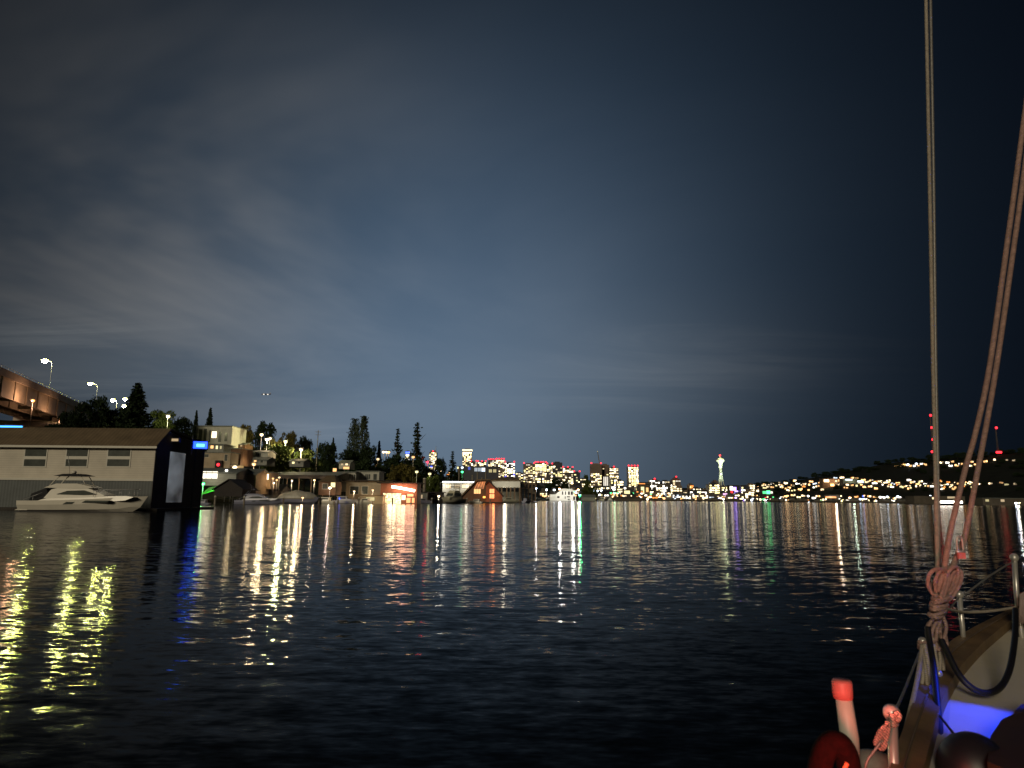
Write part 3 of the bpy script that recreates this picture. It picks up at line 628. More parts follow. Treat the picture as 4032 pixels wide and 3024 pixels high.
def cabin_boat(label, px0, px1, yw, D, gel='gel', rz=0, group=None, fly=True, name='cabin_cruiser', light=None):
    k = D/F; L = (px1-px0)*k/max(.35, abs(math.cos(rz))+.32*abs(math.sin(rz)))
    t = thing(name, label, 'cruiser' if name == 'cabin_cruiser' else 'boat', (X((px0+px1)/2, D), D, 0), rz, group); S = L/9.0
    hull_mb(L, 3.2*S, 1.15*S, .06, .45).build('hull', M[gel], t)
    MB().box(-L*.5, L*.44, -1.3*S, 1.3*S, -.2*S, .06*S).build('waterline_band', M['boot'], t)
    MB().prism([(-2.6*S,1.1*S),(-2.5*S,2.7*S),(.9*S,2.75*S),(1.6*S,1.75*S),(3.2*S,1.55*S),(3.4*S,1.2*S)], -1.25*S, 1.25*S, .85).build('cabin', M[gel], t)
    MB().box(-2.9*S, 1.3*S, -1.35*S, 1.35*S, 2.72*S, 2.84*S).build('cabin_roof', M[gel], t)
    w = MB()
    for sg in (-1, 1): w.box(-2.1*S, .8*S, sg*1.05*S, sg*1.23*S, 1.85*S, 2.45*S) if sg > 0 else w.box(-2.1*S, .8*S, -1.23*S, -1.05*S, 1.85*S, 2.45*S)
    w.build('side_window', E[light] if light else M['glass'], t)
    MB().loft([[(1.04*S,-.9*S,2.55*S),(1.04*S,.9*S,2.55*S)],[(1.50*S,.95*S,1.95*S),(1.50*S,-.95*S,1.95*S)]], False, False).add([(1.06*S,-.9*S,2.62*S),(1.06*S,.9*S,2.62*S),(1.62*S,.98*S,1.85*S),(1.62*S,-.98*S,1.85*S)],[(0,1,2,3)]).build('windscreen', M['glass'], t)
    if fly:
        MB().prism([(-2.0*S,2.85*S),(-2.0*S,3.3*S),(.2*S,3.35*S),(.7*S,2.85*S)], -1.05*S, 1.05*S, .9).build('flybridge', M[gel], t)
        b = MB()
        for sg in (-1, 1): b.tube([(-1.9*S,sg*1.0*S,3.2*S),(-1.7*S,sg*1.0*S,4.3*S)], .04*S, 5); b.tube([(.1*S,sg*1.0*S,3.2*S),(-.2*S,sg*1.0*S,4.3*S)], .04*S, 5)
        b.build('bimini_frame', M['metal'], t)
        MB().prism([(-2.1*S,4.22*S),(-1.3*S,4.42*S),(-.6*S,4.42*S),(.1*S,4.22*S)], -1.1*S, 1.1*S).build('bimini', M['cover'], t)
    r = MB()
    for sg in (-1, 1):
        r.tube([(1.4*S,sg*1.3*S,1.95*S),(3.2*S,sg*.9*S,2.1*S),(4.5*S,sg*.15*S,2.2*S)], .03*S, 5, smoothpath=3)
        for x, y in ((1.5,1.28),(3.0,.95),(4.2,.35)): r.tube([(x*S,sg*y*S,1.2*S),(x*S,sg*y*S,2.05*S)], .025*S, 5)
    r.build('bow_rail', M['metal'], t)
    return t
motor_yacht('large white sport yacht with dark hull windows moored before the cream boathouse', 66, 588, 2014, 70)
motor_yacht('blue-grey sport boat moored beside the dark boat tent', 915, 1112, 1992, 148, 'gel2')
cabin_boat('white cabin cruiser showing its bow in front of the lit pavilion', 1732, 1832, 1988, 226, 'gel3', rz=-R(118))
cabin_boat('small white motorboat with a lit side by the steep brown houseboat', 1846, 1902, 1986, 238, 'gel', rz=R(165), fly=False)
cabin_boat('white cruiser tied under the white boathouse posts', 1975, 2040, 1982, 290, 'gel3', rz=R(5), fly=False)
cabin_boat('white cruiser with dark cabin beside the tan houseboat', 1310, 1400, 1988, 190, 'gel', rz=R(4), fly=False)
cabin_boat('low white boat moored right of the shrink-wrapped boat', 1236, 1318, 1991, 178, 'gel', rz=R(176), fly=False)
cabin_boat('dark-trimmed boat lying by the boathouse gable in shadow', 640, 760, 2010, 112, 'gel2', rz=R(178), fly=False)
cabin_boat('small boat stern-on below the dark timber boathouse frame', 2054, 2096, 1980, 300, 'gel2', rz=R(60), fly=False)
lamp('dock_lamp', 'small blue lamp low by the white cruiser near the tan houseboat', 1334, 1963, 186, 'blue_bright', 40, (.1,.3,1), pole=.3, rad=.35)
# boat under white shrink wrap
t = thing('wrapped_boat', 'boat under a lumpy white shrink-wrap cover below the covered shed', 'boat', (X(1175,176), 176, 0))
k = 176/F; L = 146*k
hull_mb(L, 3.4, 1.3, .05, .3).build('hull', M['gel2'], t)
rings = []
for i in range(15):
    s = i/14; x = L*(s-.5); b = 1.75*(1-max(0,(s-.5)/.5)**2.4)+.04; hgt = 1.45+1.55*math.sin(math.pi*min(1,max(0,s*.92+.05)))**.7*(1+.10*math.sin(s*17))
    rings.append([(x,-b,1.15),(x,-b*1.02,1.5),(x,-b*.75,hgt*.88),(x,-b*.3,hgt*1.08),(x,b*.3,hgt*1.08),(x,b*.75,hgt*.88),(x,b*1.02,1.5),(x,b,1.15)])
MB().loft(rings, True, True, True).build('shrink_wrap_cover', M['wrap'], t)
for px0, px1, yw, D_, g_, rz_, lab in ((1400,1470,1990,186,'gel3',170,'cream motorboat moored in front of the tan houseboat'),(1640,1700,1987,222,'gel2',5,'dark grey skiff-like cruiser before the small grey houseboat'),(760,830,2002,132,'gel2',176,'grey boat under the green-lit canopy'),(1020,1090,1985,172,'gel2',8,'grey cruiser behind the blue-grey sport boat bow'),(700,745,1996,140,'gel2',100,'boat stern-on in the shadow beside the gable end')):
    cabin_boat(lab, px0, px1, yw, D_, g_, rz=R(rz_), fly=False)
lamp('dock_lamp', 'white dock lamp glaring beside the bow of the white cabin cruiser', 1728, 1954, 216, 'warm_glare', 420, (1,.85,.62), pole=.3, rad=.32)
t = thing('utility_pole', 'thin utility pole with two crossarms against the sky over the olive trees', 'pole', (X(1239,285), 285, ground(1239,285))); hp_ = P(1239,1694,285).z-ground(1239,285)
MB().tube([(0,0,0),(0,0,hp_)], [.22,.14], 6).build('shaft', M['pile'], t)
for z_ in (hp_-.7, hp_-1.9): MB().box(-1.2,1.2,-.08,.08,z_-.08,z_+.08).build('crossarm', M['pile'], t)
for k_, px in enumerate((700,845,960,1115,1255,1330,1412,1545,1618,1700,1838,1930)):
    pile(['squat pile in the shadow of the gable end','pile in front of the dark boat tent','pile by the bow of the blue-grey sport boat','pile at the stern of the shrink-wrapped boat','pile beside the low white boat','pile next to the blue lamp','pile before the tan houseboat corner','pile before the glowing houseboat','pile at the corner of the glowing houseboat','pile before the unlit dark houseboat','pile at the bow of the small lit motorboat','pile in front of the steep brown houseboat'][k_], px, lerp_tab([(700,1950),(1200,1958),(1930,1962)], px), 1990, lerp_tab([(700,128),(845,148),(960,145),(1115,170),(1412,184),(1618,194),(1700,225),(1930,248)], px), .2)
# two-storey white houseboat with mast
DH = 560
t = thing('white_houseboat', 'white two-storey houseboat with square dark windows and an antenna mast', 'houseboat', (X(2222,DH), DH, 0))
def lx(px): return X(px, DH)-t.location.x
def lz(py, px=2222): return P(px, py, DH).z
zb = .3
MB().box(lx(2186), lx(2268), 0, 9, zb, lz(1952)).build('lower_wall', M['wall_white'], t)
MB().box(lx(2206), lx(2259), .6, 8, lz(1952), lz(1931)).build('upper_wall', M['wall_white'], t)
MB().prism([(lx(2190),lz(1945)),(lx(2207),lz(1932)),(lx(2207),lz(1952)),(lx(2186),lz(1952))], .6, 8).build('wheelhouse', M['wall_white'], t)
MB().prism([(lx(2203),lz(1932)),(lx(2216),lz(1924)),(lx(2250),lz(1924)),(lx(2262),lz(1932))], -.1, 8.6).build('roof', M['wall_pale'], t)
MB().box(lx(2166), lx(2187), 1, 8, zb, lz(1947)).build('aft_deck', M['wall_white'], t)
MB().box(lx(2150), lx(2186), .8, 1.0, lz(1962), lz(1960)).build('railing', M['frame_white'], t)
for a, b_, c, d, y in ((2213,1935,2218,1948,.6),(2225,1935,2229,1948,.6),(2237,1935,2244,1948,.6),(2248,1935,2256,1948,.6),(2194,1954,2203,1961,0),(2224,1954,2227,1964,0),(2232,1954,2244,1958,0),(2236,1964,2243,1969,0),(2257,1955,2264,1968,0)):
    add_window(t, lx(a), lx(c), lz(d), lz(b_), M['frame_white'], M['cover'], y)
mt = MB().tube([(lx(2243),4,lz(1926)),(lx(2242),4,lz(1899))], .28, 6).build('mast', M['frame_white'], t)
MB().box(lx(2234), lx(2254), 3.8, 4.2, lz(1900), lz(1898)).build('crosstree', M['frame_white'], mt)
MB().box(lx(2160), lx(2270), -.6, 9.6, -.5, zb).build('hull', M['boot'], t)
plight(t, (lx(2200), -12, 9), (1,.95,.88), 5200, 1); plight(t, (lx(2250), -12, 9), (1,.95,.88), 5200, 1)

# ------------------------------------------------------------------ bridge
ZB = 50.0
def onbridge(px, py): return PZ(px, py, ZB)
A = onbridge(-250, 1332); Bp = onbridge(335, 1597)
dirb = Vector((Bp.x-A.x, Bp.y-A.y, 0)); LB = dirb.length; dirb.normalize()
t = thing('highway_bridge', 'high concrete highway bridge crossing behind the boathouse, lit orange underneath', 'bridge', (A.x, A.y, 0), math.atan2(dirb.y, dirb.x))
MB().box(-60, LB+330, 0, 24, ZB-2.2, ZB-.9).build('deck', M['concrete'], t)
MB().box(-60, LB+330, -.5, -.003, ZB-3.0, ZB).build('parapet', M['concrete'], t)
for i in range(3):
    yy = (.8, 11.5, 22)[i]; g_ = MB().box(-60, LB+330, yy, yy+.7, ZB-10.5, ZB-2.2)
    for k_ in range(26): g_.box(-55+k_*14, -54.3+k_*14, yy-.35, yy-.003, ZB-10.3, ZB-2.4)
    g_.build('girder', M['steel_green'], t)
for k_ in range(14): MB().box(-58+k_*28, -57+k_*28, 1.52, 22, ZB-9.5, ZB-8.2).build('cross_beam', M['steel_green'], t)
r_ = MB().box(-60, LB+330, -.35, -.15, ZB+.9, ZB+1.1)
for k_ in range(60): r_.box(-60+k_*7, -59.8+k_*7, -.33, -.17, ZB, ZB+.9)
r_.build('railing', M['metal'], t)
for xx in (46, 46+LB*.55):
    p_ = MB().box(xx-2, xx+2, 2, 5.5, 3, ZB-10.5).box(xx-2, xx+2, 18.5, 22, 3, ZB-10.5).box(xx-1.6, xx+1.6, 5.5, 18.5, ZB-16, ZB-12)
    p_.build('pier', M['concrete'], t)
BR = t; Mi = (Matrix.Translation(A*Vector((1,1,0)) if 0 else Vector((A.x, A.y, 0))) @ Matrix.Rotation(math.atan2(dirb.y, dirb.x), 4, 'Z'))
def bridge_s(px):
    best = None
    for i in range(-600, 6000):
        s_ = i*.1; v = Mi @ Vector((s_, 0, ZB)); e = abs(proj(v)[0]-px)
        if best is None or e < best[0]: best = (e, s_)
    return best[1]
E['roadlamp'] = emis('road_lamp_glow', (.95,1,.20), 620)
Ls = [(208,1422,175,'road lamp glowing yellow-white, tallest on the bridge deck'),(386,1512,355,'road lamp glowing yellow-white just before the dark conifer'),
      (462,1577,444,'third road lamp along the bridge, half hidden by trees'),(510,1573,492,'small high road lamp beside the tall dark conifer'),(508,1600,488,'small lower road lamp beside the tall dark conifer')]
for pp, py, hx, lab in Ls:
    s_ = bridge_s(pp); v = Mi @ Vector((s_, .5, ZB)); q = P(hx, py, v.y)
    lt = lamp('road_lamp', lab, hx, py, v.y, 'roadlamp', 6000, (1,.95,.6), pole=ZB-.5 if q.z > ZB else q.z-9, rad=1.05, arm=max(.8, X(pp, v.y)-X(hx, v.y)), group='road lamps on the bridge', cat='street lamp', glow=.5)
for px, py, lab in ((130,1578,'orange lamp hanging under the bridge girder'),(235,1645,'orange lamp below the bridge near the dark trees')):
    dd = onbridge(px, 1450+px*.43).y-12; p = P(px, py, dd)
    lamp('under_bridge_lamp', lab, px, py, dd, 'orange_bright', 3000, (1,.52,.28), pole=max(5, p.z-14), rad=.7, cat='lamp', group='orange lamps under the bridge', glow=.6)
# ------------------------------------------------------------------ trees
def leaf(mb, c, r, rng, flat=.0):
    a = Vector((rng.gauss(0,1), rng.gauss(0,1), rng.gauss(0,1)*(1-flat))).normalized(); b = a.orthogonal().normalized()
    b = Matrix.Rotation(rng.uniform(0,6.28), 3, a) @ b; c = Vector(c); d = a*r; e = b*r*rng.uniform(.5,.9)
    mb.add([c-d, c+e*.9, c+d, c-e], [(0,1,2,3)])
def conifer_crown(seed, dense, slim):
    rng = random.Random(seed); mb = MB(); layers = 34 if dense else 19
    for i in range(layers):
        f = i/layers; z = .10+.90*f; rad = slim*(1-f)**.85*(1 if dense else rng.uniform(.55,1.15))+.006
        nb = 13 if dense else 8
        for k in range(nb):
            a = rng.uniform(0, 6.28); rr = rad*rng.uniform(.7,1.12) if rng.random() < (.9 if dense else .75) else rad*.5
            n = max(2, int(9*rr/slim)+2)
            for j in range(n):
                q = (j+.5)/n; dr = -.16*rr*q*q + (.10*rr if q > .8 and not dense else 0)
                for _ in range(3 if dense else 2):
                    leaf(mb, (rr*q*math.cos(a)+rng.gauss(0,.010), rr*q*math.sin(a)+rng.gauss(0,.010), z+dr+rng.gauss(0,.010)), rng.uniform(.014,.030)*(1-.35*f), rng, .4)
    return mb
def broad_crown(seed, nblob, spread=.5, leafr=.022):
    rng = random.Random(seed); mb = MB()
    for _ in range(nblob):
        th = rng.uniform(0, 6.28); rr = spread*math.sqrt(rng.random())*.8; zz = rng.uniform(.34,.92); rr *= math.sqrt(max(.12, 1-((zz-.58)/.42)**2))
        c = (rr*math.cos(th), rr*math.sin(th), zz); br = rng.uniform(.07,.15)
        for _ in range(int(70*(br/.11)**2)):
            v = Vector((rng.gauss(0,1), rng.gauss(0,1), rng.gauss(0,1))).normalized()*br*rng.uniform(.55,1.08)
            leaf(mb, (c[0]+v.x, c[1]+v.y, c[2]+v.z*.8), rng.uniform(.6,1.3)*leafr, rng)
    return mb
def poplar_crown(seed):
    rng = random.Random(seed); mb = MB()
    for i in range(200):
        z = rng.uniform(.08,1); rad = .17*math.sin(math.pi*min(1,(z*.86+.12)))**.7+.01
        th = rng.uniform(0,6.28); q = rad*math.sqrt(rng.random())
        for _ in range(20): leaf(mb, (q*math.cos(th)+rng.gauss(0,.022), q*math.sin(th)+rng.gauss(0,.022), min(1.02, z+rng.gauss(0,.045))), rng.uniform(.010,.020), rng)
    return mb
def trunk_mb(seed, top, r, limbs, reach):
    rng = random.Random(seed); mb = MB(); mb.tube([(0,0,-.03),(.01,0,top*.4),(0,.01,top*.75),(0,0,top)], [r, r*.25], 7)
    for _ in range(limbs):
        z = rng.uniform(.25,.8)*top; a = rng.uniform(0,6.28); q = reach*rng.uniform(.5,1)
        mb.tube([(0,0,z),(q*.5*math.cos(a),q*.5*math.sin(a),z+q*.35),(q*math.cos(a),q*math.sin(a),z+q*.9)], [r*.4, r*.08], 5)
    return mb
PROTO = {}
def proto(kind):
    if kind in PROTO: return PROTO[kind]
    k = kind.split('-')[0]; sd = hash_(kind)
    if k == 'dense': cm, tb, mt = conifer_crown(sd, True, .24), trunk_mb(sd, .9, .018, 0, 0), 'leaf_dark'
    elif k == 'open': cm, tb, mt = conifer_crown(sd, False, .20), trunk_mb(sd, .98, .016, 14, .12), 'leaf_dark'
    elif k == 'poplar': cm, tb, mt = poplar_crown(sd), trunk_mb(sd, .9, .02, 8, .1), 'leaf_grey'
    else: cm, tb, mt = broad_crown(sd, 52, .5, .028), trunk_mb(sd, .6, .03, 9, .38), 'leaf_warm' if k == 'warm' else 'leaf_mid'
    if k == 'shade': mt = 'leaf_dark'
    root = thing({'dense':'conifer_tree','open':'conifer_tree','poplar':'poplar_tree'}.get(k, 'broadleaf_tree'), None, 'tree')
    cm.build('crown', M[mt], root, False); tb.build('trunk', M['bark'], root)
    PROTO[kind] = [root, False]; return PROTO[kind]
def hash_(s): return sum(ord(c)*(i+3) for i, c in enumerate(s))
def tree(kind, label, px, yt, wpx, D, group=None, share=False):
    pr = proto(kind); z0 = ground(px, D)-.3; top = P(px, yt, D); h = top.z-z0
    if pr[1]: o = copy_tree(pr[0])
    else: o = pr[0]; pr[1] = True
    base_w = {'dense':.27,'open':.25,'poplar':.29}.get(kind.split('-')[0], 1.0)
    wd = wpx*D/F
    o.location = (top.x, D, z0); o.scale = (wd/base_w, wd/base_w, h); o.rotation_euler = (0,0,rnd.uniform(0,6.28))
    o['label'] = label
    if not share:
        if label in LABELS: print('DUPLICATE LABEL', label)
    LABELS[label] = 1
    n = len(label.split())
    if n > 16 or n < 4: print('LABEL LENGTH', n, label)
    if group: o['group'] = group
    elif 'group' in o: del o['group']
    return o
GL = 'trees on the near bank'
for a in [
 ('dense-a','tall dark pointed conifer behind the boathouse, beside the bridge lamps',545,1506,112,215),
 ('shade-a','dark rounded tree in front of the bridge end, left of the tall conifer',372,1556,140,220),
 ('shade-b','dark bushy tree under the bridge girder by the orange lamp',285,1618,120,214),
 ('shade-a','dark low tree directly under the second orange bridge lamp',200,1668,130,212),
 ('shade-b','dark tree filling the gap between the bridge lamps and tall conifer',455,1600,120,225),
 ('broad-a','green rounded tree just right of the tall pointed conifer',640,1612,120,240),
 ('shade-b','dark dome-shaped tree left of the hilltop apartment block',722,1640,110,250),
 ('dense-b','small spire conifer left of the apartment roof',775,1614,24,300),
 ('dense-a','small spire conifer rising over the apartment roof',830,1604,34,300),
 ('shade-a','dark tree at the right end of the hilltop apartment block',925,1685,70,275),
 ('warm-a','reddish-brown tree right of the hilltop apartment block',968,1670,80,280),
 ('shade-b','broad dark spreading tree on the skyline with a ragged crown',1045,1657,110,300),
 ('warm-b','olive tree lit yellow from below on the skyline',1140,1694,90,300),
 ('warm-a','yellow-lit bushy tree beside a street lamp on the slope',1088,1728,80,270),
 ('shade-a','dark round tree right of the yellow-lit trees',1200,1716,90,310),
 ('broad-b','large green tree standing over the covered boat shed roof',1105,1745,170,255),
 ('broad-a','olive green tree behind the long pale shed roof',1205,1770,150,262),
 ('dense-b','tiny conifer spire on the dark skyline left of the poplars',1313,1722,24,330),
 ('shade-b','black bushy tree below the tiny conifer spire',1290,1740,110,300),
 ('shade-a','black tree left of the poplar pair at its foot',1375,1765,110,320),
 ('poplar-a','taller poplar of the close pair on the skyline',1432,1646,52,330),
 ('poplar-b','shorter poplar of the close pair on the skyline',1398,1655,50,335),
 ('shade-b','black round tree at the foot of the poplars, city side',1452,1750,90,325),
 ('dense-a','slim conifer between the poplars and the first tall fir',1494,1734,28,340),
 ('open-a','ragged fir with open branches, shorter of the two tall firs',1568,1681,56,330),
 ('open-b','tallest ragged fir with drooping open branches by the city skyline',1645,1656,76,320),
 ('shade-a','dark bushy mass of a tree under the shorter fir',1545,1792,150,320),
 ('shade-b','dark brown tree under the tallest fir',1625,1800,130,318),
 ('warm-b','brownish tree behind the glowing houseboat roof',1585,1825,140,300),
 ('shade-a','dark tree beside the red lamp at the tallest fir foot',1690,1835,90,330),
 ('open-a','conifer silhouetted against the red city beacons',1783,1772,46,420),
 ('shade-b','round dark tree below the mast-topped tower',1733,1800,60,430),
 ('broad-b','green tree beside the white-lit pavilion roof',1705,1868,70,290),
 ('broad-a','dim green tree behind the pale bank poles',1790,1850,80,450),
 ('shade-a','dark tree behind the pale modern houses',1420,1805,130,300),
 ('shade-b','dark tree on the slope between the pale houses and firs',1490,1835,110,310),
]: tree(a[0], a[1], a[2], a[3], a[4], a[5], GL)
for px, yt, wpx, D, lab in ((2195,1880,60,900,'dark tree in front of the red-lit towers, above the white houseboat'),(2222,1892,50,900,'dark smaller tree in front of the towers, right above the houseboat roof'),(2160,1905,40,850,'low dark tree left of the houseboat mast'),(2308,1868,36,1100,'leafy tree left of the crane-topped towers'),(2330,1915,60,900,'green tree lit by the green harbour lamp'),(2300,1925,50,860,'low green tree beside the green harbour lamp')):
    tree('shade-a' if 'dark' in lab else 'broad-a', lab, px, yt, wpx, D, 'trees by the harbour')
# street lamps among the trees
for k, (px, py, D, em, w, lab) in enumerate([
 (1030,1712,262,'warm_bright',200,'warm lamp glimmering at the left edge of the yellow-lit trees'),(1052,1731,258,'white_bright',5000,'white street lamp beside the yellow-lit bushy tree'),(1062,1727,262,'warm_bright',0,'second white lamp close beside the yellow-lit bushy tree'),
 (1186,1771,255,'amber_lit',4500,'small amber lamp deep among the green trees'),(1125,1740,262,'yellow_lit',9000,'yellow lamp hidden inside the olive tree'),(662,1640,232,'yellow_bright',1500,'yellow-green lamp on the green tree right of the tall conifer'),
 (1483,1833,330,'amber_lit',100,'amber lamp among black trees below the slim conifer'),(1488,1808,332,'warm_lit',0,'small pink lamp beside the slim conifer'),(1510,1780,345,'warm_bright',0,'first of the white lamps in a row behind the firs'),(1522,1780,345,'warm_bright',0,'second of the white lamps in a row behind the firs'),(1530,1781,345,'amber_bright',0,'last of the white lamps in a row behind the firs'),
 (1627,1800,300,'amber_lit',60,'orange lamp between the two tall firs'),(1641,1858,290,'yellow_lit',160,'yellow lamp in the brown tree under the tallest fir'),(1692,1866,290,'yellow_lit',160,'yellow lamp over the white pavilion trees'),
 (1728,1827,470,'cool_bright',0,'large white lamp right of the red lamp'),(1715,1853,450,'cool_bright',0,'round white lamp above the pavilion trees'),(1698,1837,450,'blue_lit',0,'faint blue lamp beside the round white one'),(1735,1855,450,'warm_bright',0,'warm lamp touching the round white one'),
 (1683,1819,440,'red_glare',500,'strong red lamp at the foot of the tallest fir'),(1665,1803,440,'red_lit',0,'dim red lamp inside the tallest fir'),(1820,1858,430,'green_bright',150,'small green lamp under the dark office block'),(1770,1858,430,'amber_bright',0,'amber lamp in the dim green tree'),(1764,1870,430,'orange_lit',0,'orange lamp below the amber one in the dim green tree'),(1820,1841,500,'cool_bright',0,'pale blue-white lamp on the office block'),
 (1000,1828,200,'amber_lit',500,'amber lamp over the storage shed roof'),(925,1840,180,'warm_bright',900,'warm lamp on the roof between the shed and brown house')]):
    lamp('street_lamp', lab, px, py, D, em, w, {'r':REDL,'y':(1,.95,.45),'g':GREENL}.get(em[0], (1,.75,.42)), pole=ground(px, D), rad=.42+D*.0009, group='street lamps among the trees', cat='street lamp', glow=.5)

# ------------------------------------------------------------------ skyline towers
BOX = {}
def lit_box(matname):
    """one lit bay of unit size, shared by every tower"""
    if matname not in BOX:
        mb = MB().box(-.5,.5,-.5,.5,-.5,.5); me = bpy.data.meshes.new('lit_window'); me.from_pydata(mb.v, [], mb.f); me.materials.append(E[matname]); BOX[matname] = me
    return BOX[matname]
def lit_window(parent, x, z, w, h, matname, y=0, name='window', d=.5):
    o = bpy.data.objects.new(name, lit_box(matname)); COL.objects.link(o); o.parent = parent
    o.location = (x, y-d/2-.02, z); o.scale = (w, d, h); return o
def beacon(parent, x, y, z, r, em='red_bright'):
    return MB().ball((x, y, z), r, 6).build('beacon', E[em], parent)
for nm, s in (('tw_a',1.0),('tw_b',2.5),('tw_c',5.5)):
    E[nm] = emis(nm+'_tower_window', (1,.80,.46), s); E[nm+'w'] = emis(nm+'_white_tower_window', (1,.92,.78), s); E[nm+'y'] = emis(nm+'_yellow_tower_window', (1,.84,.34), s)
E['tower_blue'] = emis('violet_tower_window', (.12,.10,1), 2)
TD = 2500
def tower(label, pl, pr, yt, D, wall, fill, cols=None, pal=('tw_a','tw_b','tw_c','tw_aw','tw_by'), beacons=0, crown=None, seed=0, rowh=4.4, top_free=0, depth=30, group='towers of the city skyline', name='tower'):
    rng = random.Random(seed+int(pl)); x0, x1, _, zt = rect(pl, yt, pr, yt+20, D); zt = P((pl+pr)/2, yt, D).z
    cx = (x0+x1)/2; hw = (x1-x0)/2; z0 = max(.5, ground((pl+pr)/2, D)-2); h = zt-z0
    t = thing(name, label, 'tower', (cx, D, z0), 0, group)
    b = MB().box(-hw, hw, 0, depth, 0, h); b.build('body', M[wall], t)
    MB().box(-hw*.55, hw*.5, depth*.25, depth*.75, h, h+3.2).build('plant_room', M[wall], t)
    cols = cols or max(3, int(2*hw/6.2)); rows = int((h-top_free-3)/rowh*.9); cand = []
    for r in range(rows):
        z = h-top_free-3-r*rowh
        zz = proj((cx, D, z0+z))[1]
        if zz > 1968: break
        dens = fill*rng.uniform(.7,1.6)
        for c in range(cols):
            if rng.random() < dens: cand.append((c, z))
    rng.shuffle(cand)
    for c, z in cand[:96]:
        w = 2*hw/cols
        lit_window(t, -hw+w*(c+.5)+rng.uniform(-.12,.12)*w, z, w*rng.uniform(.55,.95), rowh*rng.uniform(.5,.72), rng.choice(pal))
    for k in range(beacons):
        beacon(t, -hw*.9+(1.8*hw)*k/max(1, beacons-1) if beacons > 1 else 0, 2, h+3.5, 2.4)
    return t, hw, h
T = tower
t, hw, h = T('slender stone-lit tower with a pointed crown and thin mast', 1690, 1719, 1780, 2500, 'tower_brown', .5, seed=1, beacons=1)
MB().box(-hw*.7, hw*.7, 4, 24, h, h+6).build('crown', M['tower_brown'], t); MB().tube([(hw*.75,4,h),(hw*.75,4,h+22)], [1.1,.5], 6).build('mast', M['needle_steel'], t)
for k in range(7): lit_window(t, -hw*.9+k*hw*.3, h*.86, 3, 3, 'tw_a')
t, hw, h = T('tower with a blue lit sign at its top, left of the tallest fir', 1595, 1614, 1777, 2500, 'tower_dark', .3, seed=2)
lit_window(t, 0, h-4.5, hw*1.7, 6, 'blue_bright', 0, 'sign'); lit_window(t, 0, h-14, hw*1.2, 6, 'tw_cw')
t, hw, h = T('tall round-shouldered tower with a glowing band around its top', 1822, 1857, 1769, 2450, 'tower_brown', .42, cols=6, seed=3, top_free=14, pal=('tw_b','tw_c','tw_b','tw_by'))
MB().box(-hw-1.2, hw+1.2, -1.2, 31, h-5, h-.5).build('crown_band', E['tw_b'], t)
for k in range(6): lit_window(t, -hw+hw*2*(k+.5)/6, h-12, hw*.25, 4, 'tw_c')
T('low wide tower at the foot of the round-shouldered tower', 1832, 1878, 1818, 2400, 'tower', .5, seed=4, beacons=3)
T('low tower with three red beacons above the dark office block', 1880, 1914, 1819, 2380, 'tower', .55, seed=5, beacons=3)
T('narrow tower left of the pair with the red-beaded roofs', 1922, 1953, 1812, 2350, 'tower', .55, seed=6, beacons=4)
t, hw, h = T('tower with a bright band below a red-beaded roof', 1954, 1986, 1810, 2300, 'tower_brown', .55, seed=7, beacons=4)
for k in range(5): lit_window(t, -hw+hw*2*(k+.5)/5, h-3.5, hw*.36, 3, 'tw_b')
t, hw, h = T('tower with violet lights along its lower floors', 1987, 2027, 1822, 2250, 'tower_dark', .6, seed=8, pal=('tw_bw','tw_cw','tw_c','tw_b'), beacons=2)
for k in range(12): lit_window(t, (-.8 if k % 2 else .85)*hw, h*.55-k*5, 5, 6, 'tower_blue')
t = T('low tower behind the bright floodlit roof near the tall skyline gap', 2030, 2060, 1862, 2250, 'tower', .5, seed=9)
T('tower of scattered windows left of the yellow-banded tower', 2061, 2106, 1827, 2250, 'tower_brown', .42, seed=10, beacons=2)
t, hw, h = T('broad tower striped with long yellow-lit floors', 2107, 2152, 1823, 2200, 'tower_brown', .45, seed=11, beacons=5)
for k in range(4):
    for j in range(3): lit_window(t, -hw+hw*2*(j+.5)/3, h-6-k*5.2, hw*.6, 2.8, 'tw_by')
T('slim tower with one big red rooftop light', 2154, 2176, 1829, 2200, 'tower', .55, seed=12, beacons=2)
t, hw, h = T('dark slate tower with an unlit blank top', 2177, 2214, 1821, 2200, 'tower_dark', .38, seed=13, top_free=10)
T('stepped tower with a bright white top floor', 2216, 2257, 1843, 2150, 'tower', .5, seed=14, beacons=3, pal=('tw_bw','tw_c','tw_b','tw_a'))
T('dim grey tower sloping down beside the skyline gap', 2260, 2284, 1860, 2150, 'tower_dark', .25, seed=15, beacons=2)
T('lowest dim tower at the edge of the skyline gap', 2285, 2306, 1885, 2150, 'tower_dark', .3, seed=16)
t, hw, h = T('tower with white lamps on its dark top, under the crane mast', 2327, 2369, 1828, 2050, 'tower_brown', .45, seed=17, beacons=2, top_free=26)
t, hw, h = T('blank brown tower shell beside the crane mast', 2370, 2399, 1830, 2080, 'tower_brown', .04, seed=18)
for k in range(3): lit_window(t, -hw*.5+k*hw*.45, h*.28, 3.2, 30, 'tw_aw')
t = thing('crane_mast', 'thin leaning construction crane mast above the brown tower', 'crane', (X(2363,2060), 2060, 60))
zc = P(2356,1778,2060).z-60
MB().tube([(0,0,0),(0,0,P(2363,1830,2060).z-60),(X(2355,2060)-X(2363,2060),0,zc)], [1.6,1.0], 6).build('mast', M['pile'], t); MB().ball((X(2355,2060)-X(2363,2060),0,zc), 1.4, 6).build('tip', E['yellow_dim'], t)
T('curved-shoulder tower full of yellow windows right of the brown shell', 2400, 2436, 1842, 2050, 'tower', .62, seed=19, beacons=1, pal=('tw_b','tw_c','tw_by','tw_a'))
